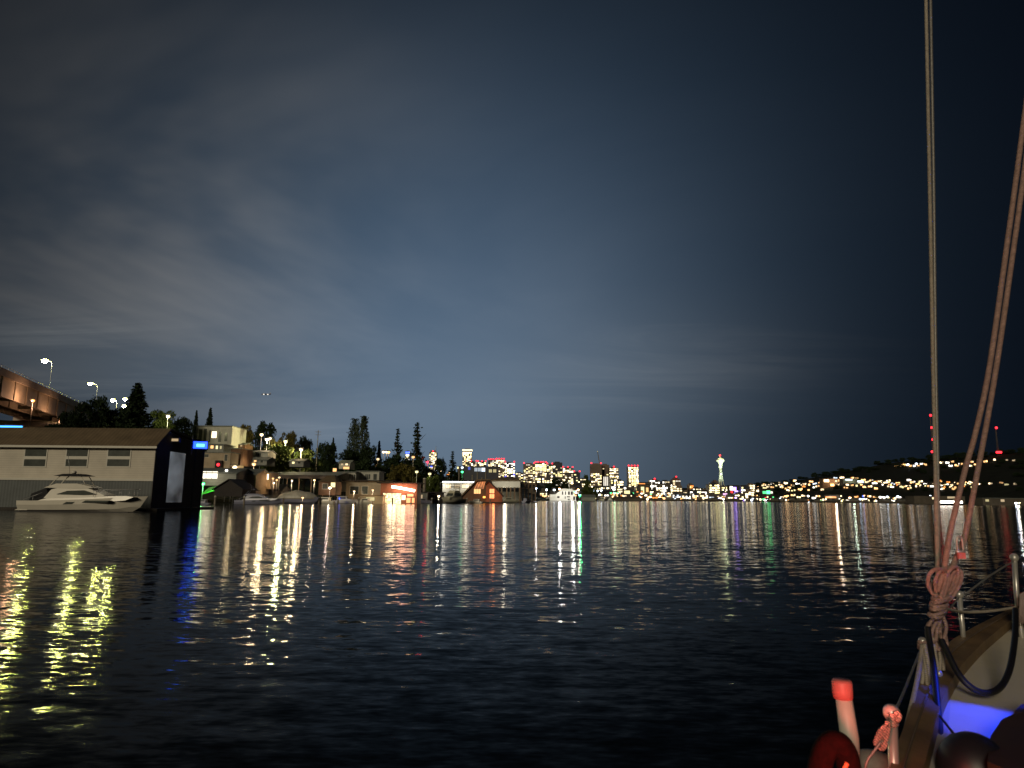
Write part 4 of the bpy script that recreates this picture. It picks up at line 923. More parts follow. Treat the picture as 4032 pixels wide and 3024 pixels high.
t, hw, h = T('stand-alone tower packed with yellow windows', 2474, 2514, 1838, 2000, 'tower', .75, seed=20, beacons=4, pal=('tw_b','tw_c','tw_by','tw_b'))
T('low block with a pale lit crest right of the stand-alone tower', 2560, 2598, 1890, 1900, 'tower', .5, seed=21, beacons=1, pal=('tw_bw','tw_cw'))
T('low block with round white lights before the pyramid-topped one', 2607, 2638, 1894, 1900, 'tower_dark', .45, seed=22, pal=('tw_bw','tw_a'))
t, hw, h = T('pyramid-topped block with a red light at its peak', 2648, 2680, 1890, 1900, 'tower_brown', .4, seed=23)
MB().add([(-hw,0,h),(hw,0,h),(hw,30,h),(-hw,30,h),(0,15,h+10)], [(0,1,4),(1,2,4),(2,3,4),(3,0,4)]).build('roof', M['tower_brown'], t); beacon(t, 0, 2, h+9, 2.2)
t, hw, h = T('small block with an orange glowing wall', 2716, 2732, 1907, 1850, 'tower_brown', .1, seed=24)
lit_window(t, 0, h-10, hw*1.7, 14, 'orange_lit'); lit_window(t, 0, h-22, hw*1.7, 6, 'tw_cw')
T('small brown block just left of the observation tower foot', 2814, 2828, 1894, 1850, 'tower_brown', .35, seed=25)
# mid-height city blocks
rg = random.Random(5)
blocks = []
px = 1925
while px < 2960:
    w = rg.uniform(22,44); blocks.append((px, px+w, rg.uniform(1880,1922) if px < 2440 else rg.uniform(1905,1938))); px += w*rg.uniform(.75,1.25)
walls = ['tower','tower_brown','tower_dark','house_mid']
LM = [(1905,'the brown steep houseboat'),(2110,'the open boathouse'),(2222,'the white houseboat'),(2385,'the crane towers'),(2494,'the stand-alone tower'),(2664,'the pyramid-topped block'),(2837,'the observation tower'),(3022,'the emerald-lit block'),(3275,'the boatyard shed'),(3420,'the boatyard lamps'),(3672,'the taller mast'),(3740,'the white-lit ferry'),(3921,'the shorter mast')]
ORD = ['first','second','third','fourth','fifth','sixth','seventh','eighth','ninth','tenth','eleventh','twelfth','thirteenth','fourteenth','fifteenth','sixteenth','seventeenth','eighteenth','nineteenth','twentieth']
def ordinals(items):
    """for each (key, px): which landmark it stands beside, on which side, and its rank among its kind there"""
    out = [None]*len(items); buckets = {}
    for i, (key, px) in enumerate(items):
        L = min(LM, key=lambda l: abs(l[0]-px)); side = 'left of' if px < L[0] else 'right of'
        buckets.setdefault((key, L[1], side), []).append((abs(px-L[0]), i))
    for (key, lm, side), v in buckets.items():
        for r, (_, i) in enumerate(sorted(v)): out[i] = (ORD[min(r, 19)], side, lm)
    return out
od = ordinals([('block', (a+b)/2) for a, b, _ in blocks])
for k, (a, b, yt) in enumerate(blocks):
    t, hw, h = T('mid-height city block with scattered windows, %s %s %s' % od[k], a, b, yt, rg.uniform(1300,1750), rg.choice(walls), rg.uniform(.5,.85), seed=100+k, rowh=5.0, cols=rg.randint(4,6), group='mid-height blocks below the towers', name='city_block', depth=25, pal=rg.choice([('tw_b','tw_c','tw_a'),('tw_bw','tw_cw','tw_c'),('tw_by','tw_b','tw_c'),('tw_c','tw_cw','tw_by')]))

blocks = []; px = 1935
while px < 2965:
    w = rg.uniform(20,36); near = px < 2330
    blocks.append((px, px+w, rg.uniform(1926,1944) if near else rg.uniform(1930,1950), rg.uniform(720,820) if px < 2180 else rg.uniform(1010,1100) if near else rg.uniform(1210,1280))); px += w*rg.uniform(1.0,1.5)
od = ordinals([('low', (a[0]+a[1])/2) for a in blocks])
for k, (a, b, yt, D) in enumerate(blocks):
    T('low waterfront block with crowded lit windows, %s %s %s' % od[k], a, b, yt, D, rg.choice(walls), rg.uniform(.4,.75), seed=300+k, rowh=5.5*D/2720*1.15, cols=rg.randint(3,5), group='low blocks along the waterfront', name='waterfront_block', depth=14,
      pal=rg.choice([('tw_b','tw_c','warm_bright'),('tw_bw','tw_cw','cool_lit'),('amber_lit','tw_b','tw_c'),('tw_c','tw_cw','orange_lit'),('tw_bw','warm_bright','amber_bright')]))

# ------------------------------------------------------------------ observation tower
DT = 2900
zg = ground(2837, DT); t = thing('observation_tower', 'tall slender observation tower lit pale green with a saucer top and red beacon', 'tower', (X(2842,DT), DT, zg))
def tz(py): return P(2836, py, DT).z-zg
k = DT/F; top = tz(1806)
prof = lambda z: (4.6+ (17-4.6)*max(0,(1-z/(tz(1860))))**1.5) if z < tz(1860) else 4.6+ (11.5-4.6)*((z-tz(1860))/(top-tz(1860)))**1.8
for a0 in (R(90), R(210), R(330)):
    lg = MB()
    for off in (-1, 1):
        pts = []
        for i in range(15):
            z = top*i/14; r_ = prof(z); sp = off*(.9+1.6*abs(z/top-.5))
            pts.append((r_*math.cos(a0)-sp*math.sin(a0), r_*math.sin(a0)+sp*math.cos(a0), z))
        lg.tube(pts, 1.5, 6)
    lg.build('leg', M['needle_steel'], t)
MB().box(-2.2, 2.2, -2.2, 2.2, 0, top).build('lift_core', M['needle_steel'], t)
for z in (tz(1890), tz(1866), tz(1838)):
    MB().lathe([(prof(z)+.8,z-1.2),(prof(z)+.8,z+1.2)], n=12).build('ring_platform', M['needle_steel'], t)
MB().lathe([(6,tz(1823)),(13,tz(1819)),(19,tz(1814)),(19,tz(1811)),(13,tz(1809)),(7,tz(1806))], n=24).build('saucer', M['needle_steel'], t)
MB().lathe([(11,tz(1810)),(10,tz(1807)),(5,tz(1803)),(2.4,tz(1801))], n=20).build('roof', M['needle_steel'], t)
MB().lathe([(13.4,tz(1815.5)),(14.6,tz(1814))], n=24).build('lit_windows', E['warm_lit'], t)
MB().tube([(0,0,tz(1802)),(0,0,tz(1792))], [1.6,.6], 6).build('spire', M['needle_steel'], t); beacon(t, 0, 0, tz(1793), 4.2, 'red_bright')
MB().ball((0,-8,tz(1826)), 2.2, 6).build('lift_light', E['cool_bright'], t); MB().ball((0,-8.5,tz(1866)), 2.2, 6).build('lift_light', E['cool_bright'], t)
for xx, yy in ((-60,-70),(60,-70)): plight(t, (xx,yy,tz(1908)), (.86,1,.72), 3.4e5, 4, 70, (-xx*.9,-yy,75))
plight(t, (0,-45,tz(1846)), (.85,1,.68), 1.9e5, 3, 100, (0,45,50)); plight(t, (0,-30,tz(1800)), (.9,1,.5), 4e4, 3)

# ------------------------------------------------------------------ far shore and hillside houses
rh = random.Random(11)
HM = {}
def far_house_mesh(k):
    if k in HM: return HM[k]
    w, d, e, h = ((.5,.8,.62,1.0),(.5,.7,.8,1.0),(.5,.9,.55,1.0))[k]
    b = MB().loft([[(-w,0,0),(-w,0,e),(0 if k != 1 else -w,0,h),(w,0,e),(w,0,0)] if k != 1 else [(-w,0,0),(-w,0,e),(w,0,e),(w,0,0)], [(-w,d,0),(-w,d,e),(0,d,h),(w,d,e),(w,d,0)] if k != 1 else [(-w,d,0),(-w,d,e),(w,d,e),(w,d,0)]])
    r_ = MB().loft([[(-w*1.1,y,e-.05),(0,y,h+.02),(w*1.1,y,e-.05),(w*1.1,y,e),(0,y,h+.08),(-w*1.1,y,e)] if k != 1 else [(-w*1.08,y,e),(w*1.08,y,e),(w*1.08,y,e+.12),(-w*1.08,y,e+.12)] for y in (-.08, d+.08)])
    o1 = b.build('wall', M['house_dark']); o2 = r_.build('roof', M['house_roof']); HM[k] = (o1.data, o2.data)
    bpy.data.objects.remove(o1); bpy.data.objects.remove(o2)
    return HM[k]
pal_shore = ['warm_bright']*4+['white_bright']*4+['amber_bright']*3+['cool_bright']*2+['warm_lit']*2+['amber_lit','yellow_bright','orange_lit','violet_lit','green_lit','blue_bright','red_lit']
pal_hill = ['warm_lit']*3+['warm_bright']*4+['amber_bright']*4+['amber_lit']*3+['white_bright']*2+['yellow_lit']*2+['cool_lit','orange_lit']
cname = {'warm':'warm','white':'white','amber':'amber','cool':'bluish','yellow':'yellow','orange':'orange','violet':'violet','green':'green','blue':'blue','red':'red'}
HS = []
def band(n, p0, p1, yfun, pal, where, wpx, jit=4):
    for i in range(n):
        px = p0+(p1-p0)*(i+rh.uniform(.1,.9))/n; HS.append((px, yfun(px)+rh.uniform(-jit, jit), rh.choice(pal), where, rh.uniform(*wpx)))
def yl(px): return lerp_tab([(2250,1968),(2600,1967),(2900,1970),(3200,1976),(3600,1981),(3640,1984)], px)
band(46, 2300, 3640, lambda p: yl(p)-3, pal_shore, 'on the waterfront', (15,24), 2.5)
band(26, 2130, 2620, lambda p: lerp_tab([(2130,1952),(2300,1950),(2600,1950)], p), pal_shore, 'on the quay', (14,22), 8)
band(40, 2560, 3560, lambda p: yl(p)-18, pal_hill+pal_shore, 'behind the waterfront', (14,22), 5)
band(50, 2850, 3640, lambda p: lerp_tab([(2850,1928),(3000,1925),(3150,1922),(3300,1912),(3560,1915),(3640,1912)], p), pal_hill, 'on the lower hillside', (14,22), 13)
band(40, 2980, 3520, lambda p: lerp_tab([(2980,1914),(3150,1905),(3300,1893),(3420,1898),(3520,1900)], p), pal_hill, 'on the middle hillside', (14,20), 14)
band(26, 3500, 3720, lambda p: 1908, pal_hill, 'below the hilltop', (13,20), 14)
band(22, 3690, 3840, lambda p: 1912, pal_hill, 'behind the ropes', (13,20), 16)
band(5, 3860, 4020, lambda p: 1905, ['amber_lit','yellow_dim','warm_dim','amber_dim'], 'on the hill end', (13,18), 8)
band(9, 3530, 3665, lambda p: 1832, ['warm_bright','amber_lit','amber_bright','white_bright'], 'on the ridge', (12,18), 5)
band(12, 3715, 3860, lambda p: 1826, ['warm_bright','amber_bright','amber_lit','white_bright'], 'on the ridge', (12,18), 10)
band(4, 3880, 4030, lambda p: 1816, ['amber_lit','warm_bright','warm_dim'], 'on the ridge', (12,18), 5)
band(13, 3790, 4032, lambda p: 1976, ['yellow_bright','amber_bright','yellow_lit','warm_lit'], 'on the near waterfront', (12,20), 4)
pend = []
for px, py, em, where, wpx in HS:
    nw = rh.choice([1,2,2,3,3]); c = cname[em.split('_')[0]]
    nn = ('one','two','three')[nw-1]
    pend.append((px, py, em, where, wpx, nw, 'house with %s %s window%s' % (nn, c, '' if nw == 1 else 's')))
od = ordinals([(p[6]+p[3], p[0]) for p in pend])
for (px, py, em, where, wpx, nw, txt), (o_, sd, lm) in zip(pend, od):
    D = depth_for(px, py+3)
    if 'near' in where: D = min(D, 650)
    t = thing('house', '', 'house', (X(px, D), D, ground(px, D)-.5), 0, 'lit houses '+where); k = D/F
    lab = txt+' '+where+', '+o_+' '+sd+' '+lm
    tag(t, lab)
    w = wpx*k; h = w*rh.uniform(.6,.85); kk = rh.randint(0,2); ms = far_house_mesh(kk)
    for nm, me in zip(('wall','roof'), ms):
        o = bpy.data.objects.new(nm, me); COL.objects.link(o); o.parent = t; o.scale = (w, w*.7, h)
    for j in range(nw):
        ww = k*rh.uniform(4.6,8.0); wh = k*rh.uniform(4.2,7.2)
        lit_window(t, w*(-.5+(j+.5)/nw)*.9+rh.uniform(-.06,.06)*w, .5+h*rh.uniform(.25,.55), min(ww, w*.92/nw), wh, em if rh.random() < .75 else rh.choice(pal_hill), -.02*w)
# special lit buildings of the far shore
def far_block(name, label, cat, pl, pr, yt, yb, D, wall, faces, power=None):
    a, c, zl, zt = rect(pl, yt, pr, yb, D); cx = (a+c)/2; z0 = min(zl, ground((pl+pr)/2, D)+.2)
    t = thing(name, label, cat, (cx, D, z0)); hw = (c-a)/2
    MB().box(-hw, hw, 0, 16, 0, zt-z0).build('wall', M[wall], t); MB().box(-hw-.8, hw+.8, -.8, 16.8, zt-z0, zt-z0+.8).build('roof', M['house_roof'], t)
    for fl, ft, fr_, fb, em in faces:
        x0, x1, za, zb_ = rect(fl, ft, fr_, fb, D); lit_window(t, (x0+x1)/2-cx, (za+zb_)/2-z0, x1-x0, zb_-za, em)
    if power: plight(t, (0,-10,(zt-z0)*.7), power[0], power[1], 1.5)
    return t
fb = far_block
fb('emerald_block','low block with a wide emerald green lit band','building',3000,3045,1925,1960,1350,'house_dark',[(3003,1934,3018,1944,'green_lit'),(3018,1932,3032,1945,'green_bright'),(3034,1935,3042,1943,'white_lit')])
fb('violet_block','block glaring white and violet near the observation tower','building',2872,2912,1912,1962,1500,'house_dark',[(2874,1915,2884,1930,'white_bright'),(2885,1918,2899,1932,'violet_bright'),(2893,1932,2906,1944,'violet_bright'),(2887,1944,2899,1958,'cool_bright'),(2876,1934,2886,1942,'red_lit')])
E['pink'] = emis('pink_facade_light', (1,.55,.95), 1.2)
fb('pink_block','square block with a pale pink lit facade','building',2845,2868,1938,1964,1400,'house_dark',[(2847,1942,2864,1957,'pink')])
fb('market_hall','long low hall lit white-green over the waterfront','building',2715,2785,1930,1962,1380,'house_dark',[(2718,1936,2736,1946,'white_bright'),(2738,1935,2760,1946,'yellow_bright'),(2762,1937,2782,1947,'white_bright'),(2714,1950,2734,1958,'yellow_lit'),(2748,1949,2762,1958,'white_bright')])
fb('glass_hall','hall with a pale blue glass front','building',2585,2612,1935,1968,1300,'house_dark',[(2591,1942,2606,1962,'cool_bright'),(2604,1930,2631,1940,'white_lit')])
fb('yellow_hall','hall with two tall yellow-lit windows','building',2515,2560,1908,1958,1350,'house_mid',[(2524,1917,2536,1944,'yellow_lit'),(2544,1920,2553,1944,'amber_lit'),(2519,1942,2530,1952,'yellow_bright')])
fb('long_terrace','long terrace with a warm lit strip of windows below the stand-alone tower','building',2520,2565,1900,1925,1500,'house_mid',[(2515,1903,2540,1907,'orange_lit'),(2540,1909,2557,1914,'yellow_lit')])
fb('white_terrace','terrace lit white under the low round-lit blocks','building',2575,2640,1905,1925,1500,'house_mid',[(2562,1911,2576,1918,'white_bright'),(2580,1911,2616,1918,'white_bright'),(2620,1918,2628,1924,'white_bright')])
fb('lattice_hall','hall with white lit panels under the stand-alone tower','building',2455,2480,1928,1952,1250,'house_mid',[(2458,1932,2480,1944,'yellow_lit')])
fb('boatyard_shed','long waterfront shed with an orange roof strip and white-lit front','shed',3248,3310,1950,1976,1040,'house_mid',[(3250,1955,3292,1961,'orange_lit'),(3249,1962,3262,1974,'warm_bright'),(3264,1963,3309,1972,'white_bright')], ((1,.9,.8),4000))
fb('club_house','wide house with a glowing pale green garden wall on the hillside','house',3320,3375,1885,1905,1350,'house_mid',[(3328,1886,3356,1892,'cool_lit'),(3376,1893,3414,1901,'cool_bright')], ((.8,1,.75),9000))
fb('brick_terrace','terrace of warm lit facades on the middle hillside','house',3240,3318,1885,1922,1400,'wall_brown',[(3244,1888,3264,1898,'warm_bright'),(3270,1905,3284,1914,'amber_bright'),(3288,1890,3296,1898,'warm_lit'),(3300,1888,3312,1896,'amber_lit'),(3312,1908,3328,1920,'white_lit')], ((1,.7,.4),12000))
# single bright lamps along the shore, each with its pole
SL = [(2110,1923,640,'flood_c','blazing blue-white quay lamp beside the open boathouse'),(2152,1928,640,'cool_glare','white quay lamp left of the orange one'),(2182,1929,650,'cool_glare','white quay lamp closest to the white houseboat stern'),(2203,1925,660,'flood2','orange-white lamp rising behind the white houseboat roof'),
 (2277,1928,600,'flood2','orange-white lamp right of the white houseboat'),(2283,1950,590,'flood_g','strong green harbour lamp right of the white houseboat'),(2262,1936,620,'green_bright','small green lamp close above the houseboat end'),
 (2338,1932,900,'cool_glare','white lamp first in a cluster below the crane-mast towers'),(2352,1933,910,'cool_glare','white lamp second in the cluster below the crane-mast towers'),(2367,1931,920,'cool_glare','white lamp third in the cluster below the crane-mast towers'),(2417,1928,930,'white_glare','white lamp below the yellow curved-shoulder tower'),
 (2405,1941,900,'green_bright','green lamp first of three in a row by the harbour'),(2419,1941,900,'green_glare','green lamp brightest of three in a row by the harbour'),(2432,1941,900,'green_bright','dimmest green lamp of three in a row by the harbour'),(2336,1954,830,'amber_glare','amber lamp at the water below the white cluster'),(2414,1956,860,'amber_glare','large amber lamp at the water under the three green lamps'),(2431,1956,860,'warm_bright','small warm lamp beside the large amber one'),
 (2461,1922,980,'white_glare','white lamp between the two tower groups'),(2563,1946,1100,'green_bright','green lamp below the tall yellow-lit windows'),(2826,1963,1180,'blue_bright','deep blue lamp on the waterfront'),(2848,1966,1180,'white_glare','big white lamp below the pink block'),(2897,1960,1180,'violet_glare','violet-blue lamp below the violet block'),(2906,1968,1175,'red_bright','red lamp at the water below the violet block'),
 (2960,1969,1170,'cool_glare','first of two round white lamps on the waterfront'),(2971,1969,1170,'cool_glare','second of two round white lamps on the waterfront'),(3012,1970,1150,'white_glare','left one of the white lamps below the emerald block'),(3020,1969,1150,'cool_glare','right one of the white lamps below the emerald block'),(3015,1959,1160,'red_lit','red lamp over the white ones below the emerald block'),
 (3078,1970,1130,'violet_bright','violet-pink lamp between the emerald block and boatyard'),(3182,1953,1020,'white_glare','glaring white lamp left of the long boatyard shed'),(3182,1975,1005,'cool_glare','turquoise-white lamp at the water left of the boatyard shed'),(3204,1979,1000,'green_bright','green lamp at the water left of the boatyard shed'),(3288,1981,960,'green_bright','green lamp at the water under the boatyard shed'),(3346,1960,980,'warm_glare','big warm lamp right of the boatyard shed'),
 (3373,1965,960,'cool_glare','first of the four boatyard lamps'),(3387,1965,960,'cool_glare','second of the four boatyard lamps'),(3400,1965,960,'cool_glare','third of the four boatyard lamps'),(3413,1966,960,'white_glare','last of the four boatyard lamps'),(3379,1979,950,'amber_bright','amber lamp hanging below the four boatyard lamps'),
 (3465,1957,960,'white_glare','white lamp beside the green bush on the shore'),(3493,1956,950,'cool_glare','blue-white lamp beside the white one on the shore'),(3534,1955,940,'cool_glare','bluish lamp on the shore before the dark quay'),(3591,1981,880,'orange_bright','orange lamp at the end of the lit shore'),(3569,1985,880,'warm_bright','warm lamp beside the orange end lamp'),
 (3575,1829,1500,'cool_glare','first bright bluish ridge lamp before the taller mast'),(3608,1826,1500,'cool_glare','second bright bluish ridge lamp before the taller mast'),(3563,1880,1350,'green_bright','lone green lamp on the hillside'),(3661,1889,1350,'pink_l','magenta lamp beside the first rope'),(3663,1953,800,'cool_glare','white lamp left of the white-lit ferry'),
 (3914,1967,520,'yellow_bright','yellow lamp at the shore end'),(4001,1981,470,'flood_c','blue-white lamp at the far right shore end'),(4014,1980,470,'yellow_bright','yellow lamp touching the blue-white shore end lamp'),(3836,1976,520,'yellow_bright','large yellow lamp right of the white-lit ferry'),(3917,1985,505,'amber_bright','amber lamp just over the water near the shore end'),
 (2740,1966,1180,'amber_bright','orange lamp below the long white-green hall'),(2770,1966,1180,'warm_bright','warm lamp below the long white-green hall'),(2626,1964,1180,'amber_glare','amber lamp at the water below the pale blue hall'),(2682,1963,1180,'orange_bright','orange lamp below the pyramid-topped block'),(2549,1966,1080,'warm_glare','warm lamp at the water below the yellow hall'),(2553,1957,1090,'amber_bright','amber lamp above the warm one below the yellow hall')]
E['flood_c'] = emis('blue_white_flood_glare', (.62,.76,1), 30); E['flood_g'] = emis('green_flood_glare', (.02,1,.25), 20); E['pink_l'] = emis('magenta_lamp', (1,.1,.6), 6)
for px, py, D, em, lab in SL:
    g = max(.3, min(ground(px, D), P(px, py, D).z-2)); k = D/F
    w = {'flood_c':2500,'flood2':1500,'flood_g':3500}.get(em, 0)
    lamp('quay_lamp', lab, px, py, D, em, w, (1,.9,.8) if em != 'flood_g' else (.1,1,.3), pole=g, rad=k*(3.9 if 'glare' in E[em].name or 'flood' in em else 3.2), group='lamps along the far shore', cat='street lamp', glow=.6)
M['boat_dim'] = mat('dull_gelcoat', (.16,.15,.13), .5, 1, .2)
# moored boats along the far shore
rb = random.Random(21); spots = []
for i in range(34):
    px = 2300+(3640-2300)*(i+rb.uniform(.1,.9))/34; spots.append(px)
od = ordinals([('boat', p) for p in spots]); first = None
for px, (o_, sd, lm) in zip(spots, od):
    D = lerp_tab(SH, px)-rb.uniform(18,34); L = rb.uniform(14,24)
    lab = 'small dull boat moored on the far waterfront, %s %s %s' % (o_, sd, lm)
    if first is None:
        first = thing('moored_boat', lab, 'boat', (X(px,D), D, 0), 0, 'boats moored on the far shore'); S = 1.0
        hull_mb(10, 3.2, 1.2).build('hull', M['house_mid'], first)
        MB().prism([(-2.8,1.2),(-2.6,2.6),(.8,2.6),(1.8,1.4),(3,1.3)], -1.2, 1.2, .85).build('cabin', M['boat_dim'], first)
        MB().box(-2.2,.4,-1.25,1.25,1.8,2.3).build('cabin_window', M['glass'], first); MB().box(-2.9,1.1,-1.3,1.3,2.6,2.75).build('cabin_roof', M['house_mid'], first); o = first; LABELS[lab] = 1
    else: o = copy_tree(first); tag(o, lab)
    o.location = (X(px, D), D, 0); o.scale = (L/10,)*3; o.rotation_euler = (0,0,rb.choice([0, math.pi, R(90), R(-80)])+rb.uniform(-.3,.3))
cabin_boat('white motor cruiser with a tall bridge below the white lamp cluster', 2360, 2382, 1972, 640, 'gel', rz=-R(80))
t = thing('tarp_boat', 'small boat under a peaked white tarpaulin by the harbour', 'boat', (X(2402,640), 640, 0))
hull_mb(5.2, 2.2, .8).build('hull', M['gel2'], t); MB().prism([(-2.4,.9),(0,3.6),(2.2,.9)], -1.2, 1.2, .3).build('tarpaulin', M['wall_white'], t)
# low dark quay sheds
house('quay_shed', 'long low brown shed on the quay right of the white cruiser', 'shed', 2420, 2520, 1956, 1972, 760, 14, 'gable_x', 'house_mid', 'house_mid', rise=.4)
house('quay_shed', 'low dark green shed right beside the green harbour lamp', 'shed', 2292, 2345, 1948, 1972, 640, 10, 'gable_x', 'wall_grey', 'roof_grey', rise=.4)
house('boat_garage', 'long dark quay building behind the taller radio mast rope', 'shed', 3600, 3800, 1952, 1984, 620, 14, 'flat', 'house_mid', 'house_roof', [(3670,1958,3690,1966,'warm_lit'),(3730,1955,3760,1963,'warm_dim')])
house('boat_garage', 'pale low quay building at the right end of the shore', 'shed', 3870, 4080, 1961, 1990, 500, 14, 'flat', 'house_mid', 'roof_grey', [(3880,1966,3894,1975,'yellow_dim'),(3940,1966,3955,1976,'warm_dim')])
# bright ferry
DF = 400; t = thing('ferry', 'ferry whose whole side shines white, behind the rigging ropes', 'ferry', (X(3738,DF), DF, 0)); k = DF/F
hull_mb(110*k, 4.2, 1.0).build('hull', M['boot'], t)
E['ferry'] = emis('ferry_saloon_light', (1,.90,.76), 7)
MB().box(-48*k, 44*k, -1.9, 1.9, .95, 2.75).build('saloon', M['gel'], t); MB().box(-47*k, 43*k, -1.98, -1.905, 1.35, 2.55).build('saloon_windows', E['ferry'], t)
MB().box(-50*k, 46*k, -2.1, 2.1, 2.75, 2.95).build('roof', M['house_mid'], t); MB().prism([(20*k,2.95),(20*k,4.2),(34*k,4.2),(40*k,2.95)], -1.3, 1.3, .9).build('wheelhouse', M['gel3'], t)
# radio masts
def radio_mast(label, px, yts, yb, D):
    zt = P(px, yts[0], D).z; zg = ground(px, D); h = zt-zg; xm_ = P(px, (yts[0]+yts[-1])/2, D).x
    t = thing('radio_mast', label, 'radio mast', (xm_, D, zg), 0, 'radio masts on the hill')
    m_ = MB(); r_ = 2.2
    for a in range(3): m_.tube([(r_*math.cos(a*2.094),r_*math.sin(a*2.094),0),(.4*math.cos(a*2.094),.4*math.sin(a*2.094),h)], .25, 5)
    n_ = 26
    for i in range(n_):
        for a in range(3):
            q0 = r_-(r_-.4)*i/n_; q1 = r_-(r_-.4)*(i+1)/n_
            m_.tube([(q0*math.cos(a*2.094),q0*math.sin(a*2.094),h*i/n_),(q1*math.cos((a+1)*2.094),q1*math.sin((a+1)*2.094),h*(i+1)/n_)], .12, 4, False)
    m_.build('lattice', M['house_mid'], t)
    for dx, y in [(0, v) for v in yts]+[(-7, yts[-1]),(7, yts[-1])]:
        beacon(t, dx*D/F, -2.4, P(px, y, D).z-zg, 5.0*D/F, 'red_bright')
radio_mast('taller radio mast with four levels of red lights behind the first rope', 3668, (1636,1684,1731,1779), 1800, 1450)
radio_mast('shorter radio mast with two levels of red lights behind the leaning ropes', 3925, (1685,1781), 1800, 1400)
# trees of the far hill: rough skyline and gaps between the houses
rt_ = random.Random(31); spots = []
for px in range(2960, 4040, 27): spots.append((px+rt_.uniform(-8,8), 'ridge'))
for i in range(60): spots.append((rt_.uniform(2930, 4030), 'slope'))
od = ordinals([(w, p) for p, w in spots])
for (px, w), (o_, sd, lm) in zip(spots, od):
    Rr = lerp_tab(RG, px); S_ = lerp_tab(SH, px)
    if w == 'ridge': D = Rr*rt_.uniform(.93,1.02); yt = lerp_tab(RY, px)-rt_.uniform(6,22); wd = rt_.uniform(26,46)
    else: D = S_+(Rr-S_)*rt_.uniform(.15,.85); yt = proj((X(px,D),D,ground(px,D)))[1]-rt_.uniform(10,22); wd = rt_.uniform(20,40)
    tree(rt_.choice(['shade-a','shade-b']), ('dark tree on the hill skyline' if w == 'ridge' else 'dark tree among the hillside houses')+', %s %s %s' % (o_, sd, lm), px, yt, wd, D, 'dark trees of the far hill')
for px, yt, wd, D, lab in ((3330,1880,40,1380,'tree lit pale green beside the wide hillside house'),(3375,1882,36,1380,'second tree lit pale green, right of the wide hillside house'),(3455,1950,22,1000,'bush lit bright green beside the white shore lamp'),(3480,1952,22,1000,'smaller green-lit bush right of the white shore lamp')):
    o = tree('broad-b', lab, px, yt, wd, D, 'lit trees of the far shore')
# an aircraft low over the trees
p = P(1048, 1553, 900); t = thing('airplane', 'distant aircraft showing two white lights low over the hill', 'airplane', tuple(p))
MB().tube([(-6,0,0),(-5,0,.2),(4,0,.2),(6,0,.6)], .8, 8).build('fuselage', M['gel2'], t); MB().loft([[(-1.5,-7,.1),(0,-7,.1),(0,-7,.25),(-1.5,-7,.25)],[(-2,7,.1),(.5,7,.1),(.5,7,.25),(-2,7,.25)]]).build('wing', M['gel2'], t)
MB().prism([(4.6,.6),(6,.6),(6.3,2.4),(5.5,2.4)], -.12, .12).build('tail_fin', M['gel2'], t)
for dx in (-2.6, 2.6): MB().ball((dx,-1.2,-.2), .75, 6).build('landing_light', E['white_lit'], t)
# ------------------------------------------------------------------ the sailboat the view is taken from
M['teak'] = mat('oiled_teak', (.20,.125,.055), .5, 6, .35, stretch=(1,1,.3), bump=.15)
M['deck'] = mat('white_deck', (.76,.70,.55), .45, 2.5, .08)
M['rope'] = mat('red_lit_braided_rope', (.66,.43,.36), .9, 60, .3, wave=(70,'DIAGONAL',.45), bump=.6)  # pink of the red side light mixed into the rope colour
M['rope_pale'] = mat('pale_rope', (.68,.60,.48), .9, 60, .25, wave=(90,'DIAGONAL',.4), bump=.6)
M['wire'] = mat('stay_wire', (.30,.29,.27), .45, 90, .3, metal=.3, wave=(120,'DIAGONAL',.5))
M['steel'] = mat('polished_steel', (.62,.60,.55), .32, 8, .12, metal=.55)
M['hose'] = mat('black_hose', (.008,.008,.009), .5, 20, .3)
M['hull_paint'] = mat('white_hull_paint', (.6,.57,.5), .35, 2, .08)
M['hatch'] = mat('dark_hatch_wood', (.045,.022,.014), .5, 5, .4)
M['winch'] = mat('black_winch', (.012,.012,.016), .45, 9, .3)
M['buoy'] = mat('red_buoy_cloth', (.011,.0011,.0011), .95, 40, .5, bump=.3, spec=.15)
M['buoy_slit'] = mat('orange_lit_slit', (.60,.16,.06), .6, 14, .2)
M['pvc'] = mat('white_tube', (.62,.58,.50), .45, 10, .08)
M['red_cap'] = mat('red_cap', (.75,.20,.18), .45, 10, .1)
M['canvas'] = mat('sail_canvas', (.46,.36,.33), .9, 20, .15, bump=.3)
M['fender'] = mat('grey_fender', (.32,.31,.27), .6, 12, .3, bump=.3)
BASE = Vector((3.2, 3.2, 0))
boat = thing('sailboat', 'wooden-railed white sailboat deck with rigging, close at the right edge', 'sailboat', BASE)
def q(v): return Vector(v)-BASE
outer = crom([PZ(a, b, 1.00) for a, b in ((3440,3330),(3475,3130),(3510,3000),(3585,2790),(3645,2645),(3720,2543),(3796,2490),(3880,2445),(3963,2405),(4060,2362),(4180,2312))], 5)
inner = crom([PZ(a, b, .985) for a, b in ((3570,3330),(3602,3130),(3635,3024),(3707,2763),(3750,2675),(3787,2618),(3840,2560),(3891,2512),(3991,2434),(4090,2368),(4200,2318))], 5)
n = min(len(outer), len(inner)); outer, inner = outer[:n], inner[:n]
dz = Vector((0,0,.05))
MB().loft([[q(a), q(b), q(b-dz), q(a-dz)] for a, b in zip(outer, inner)]).build('cap_rail', M['teak'], boat)
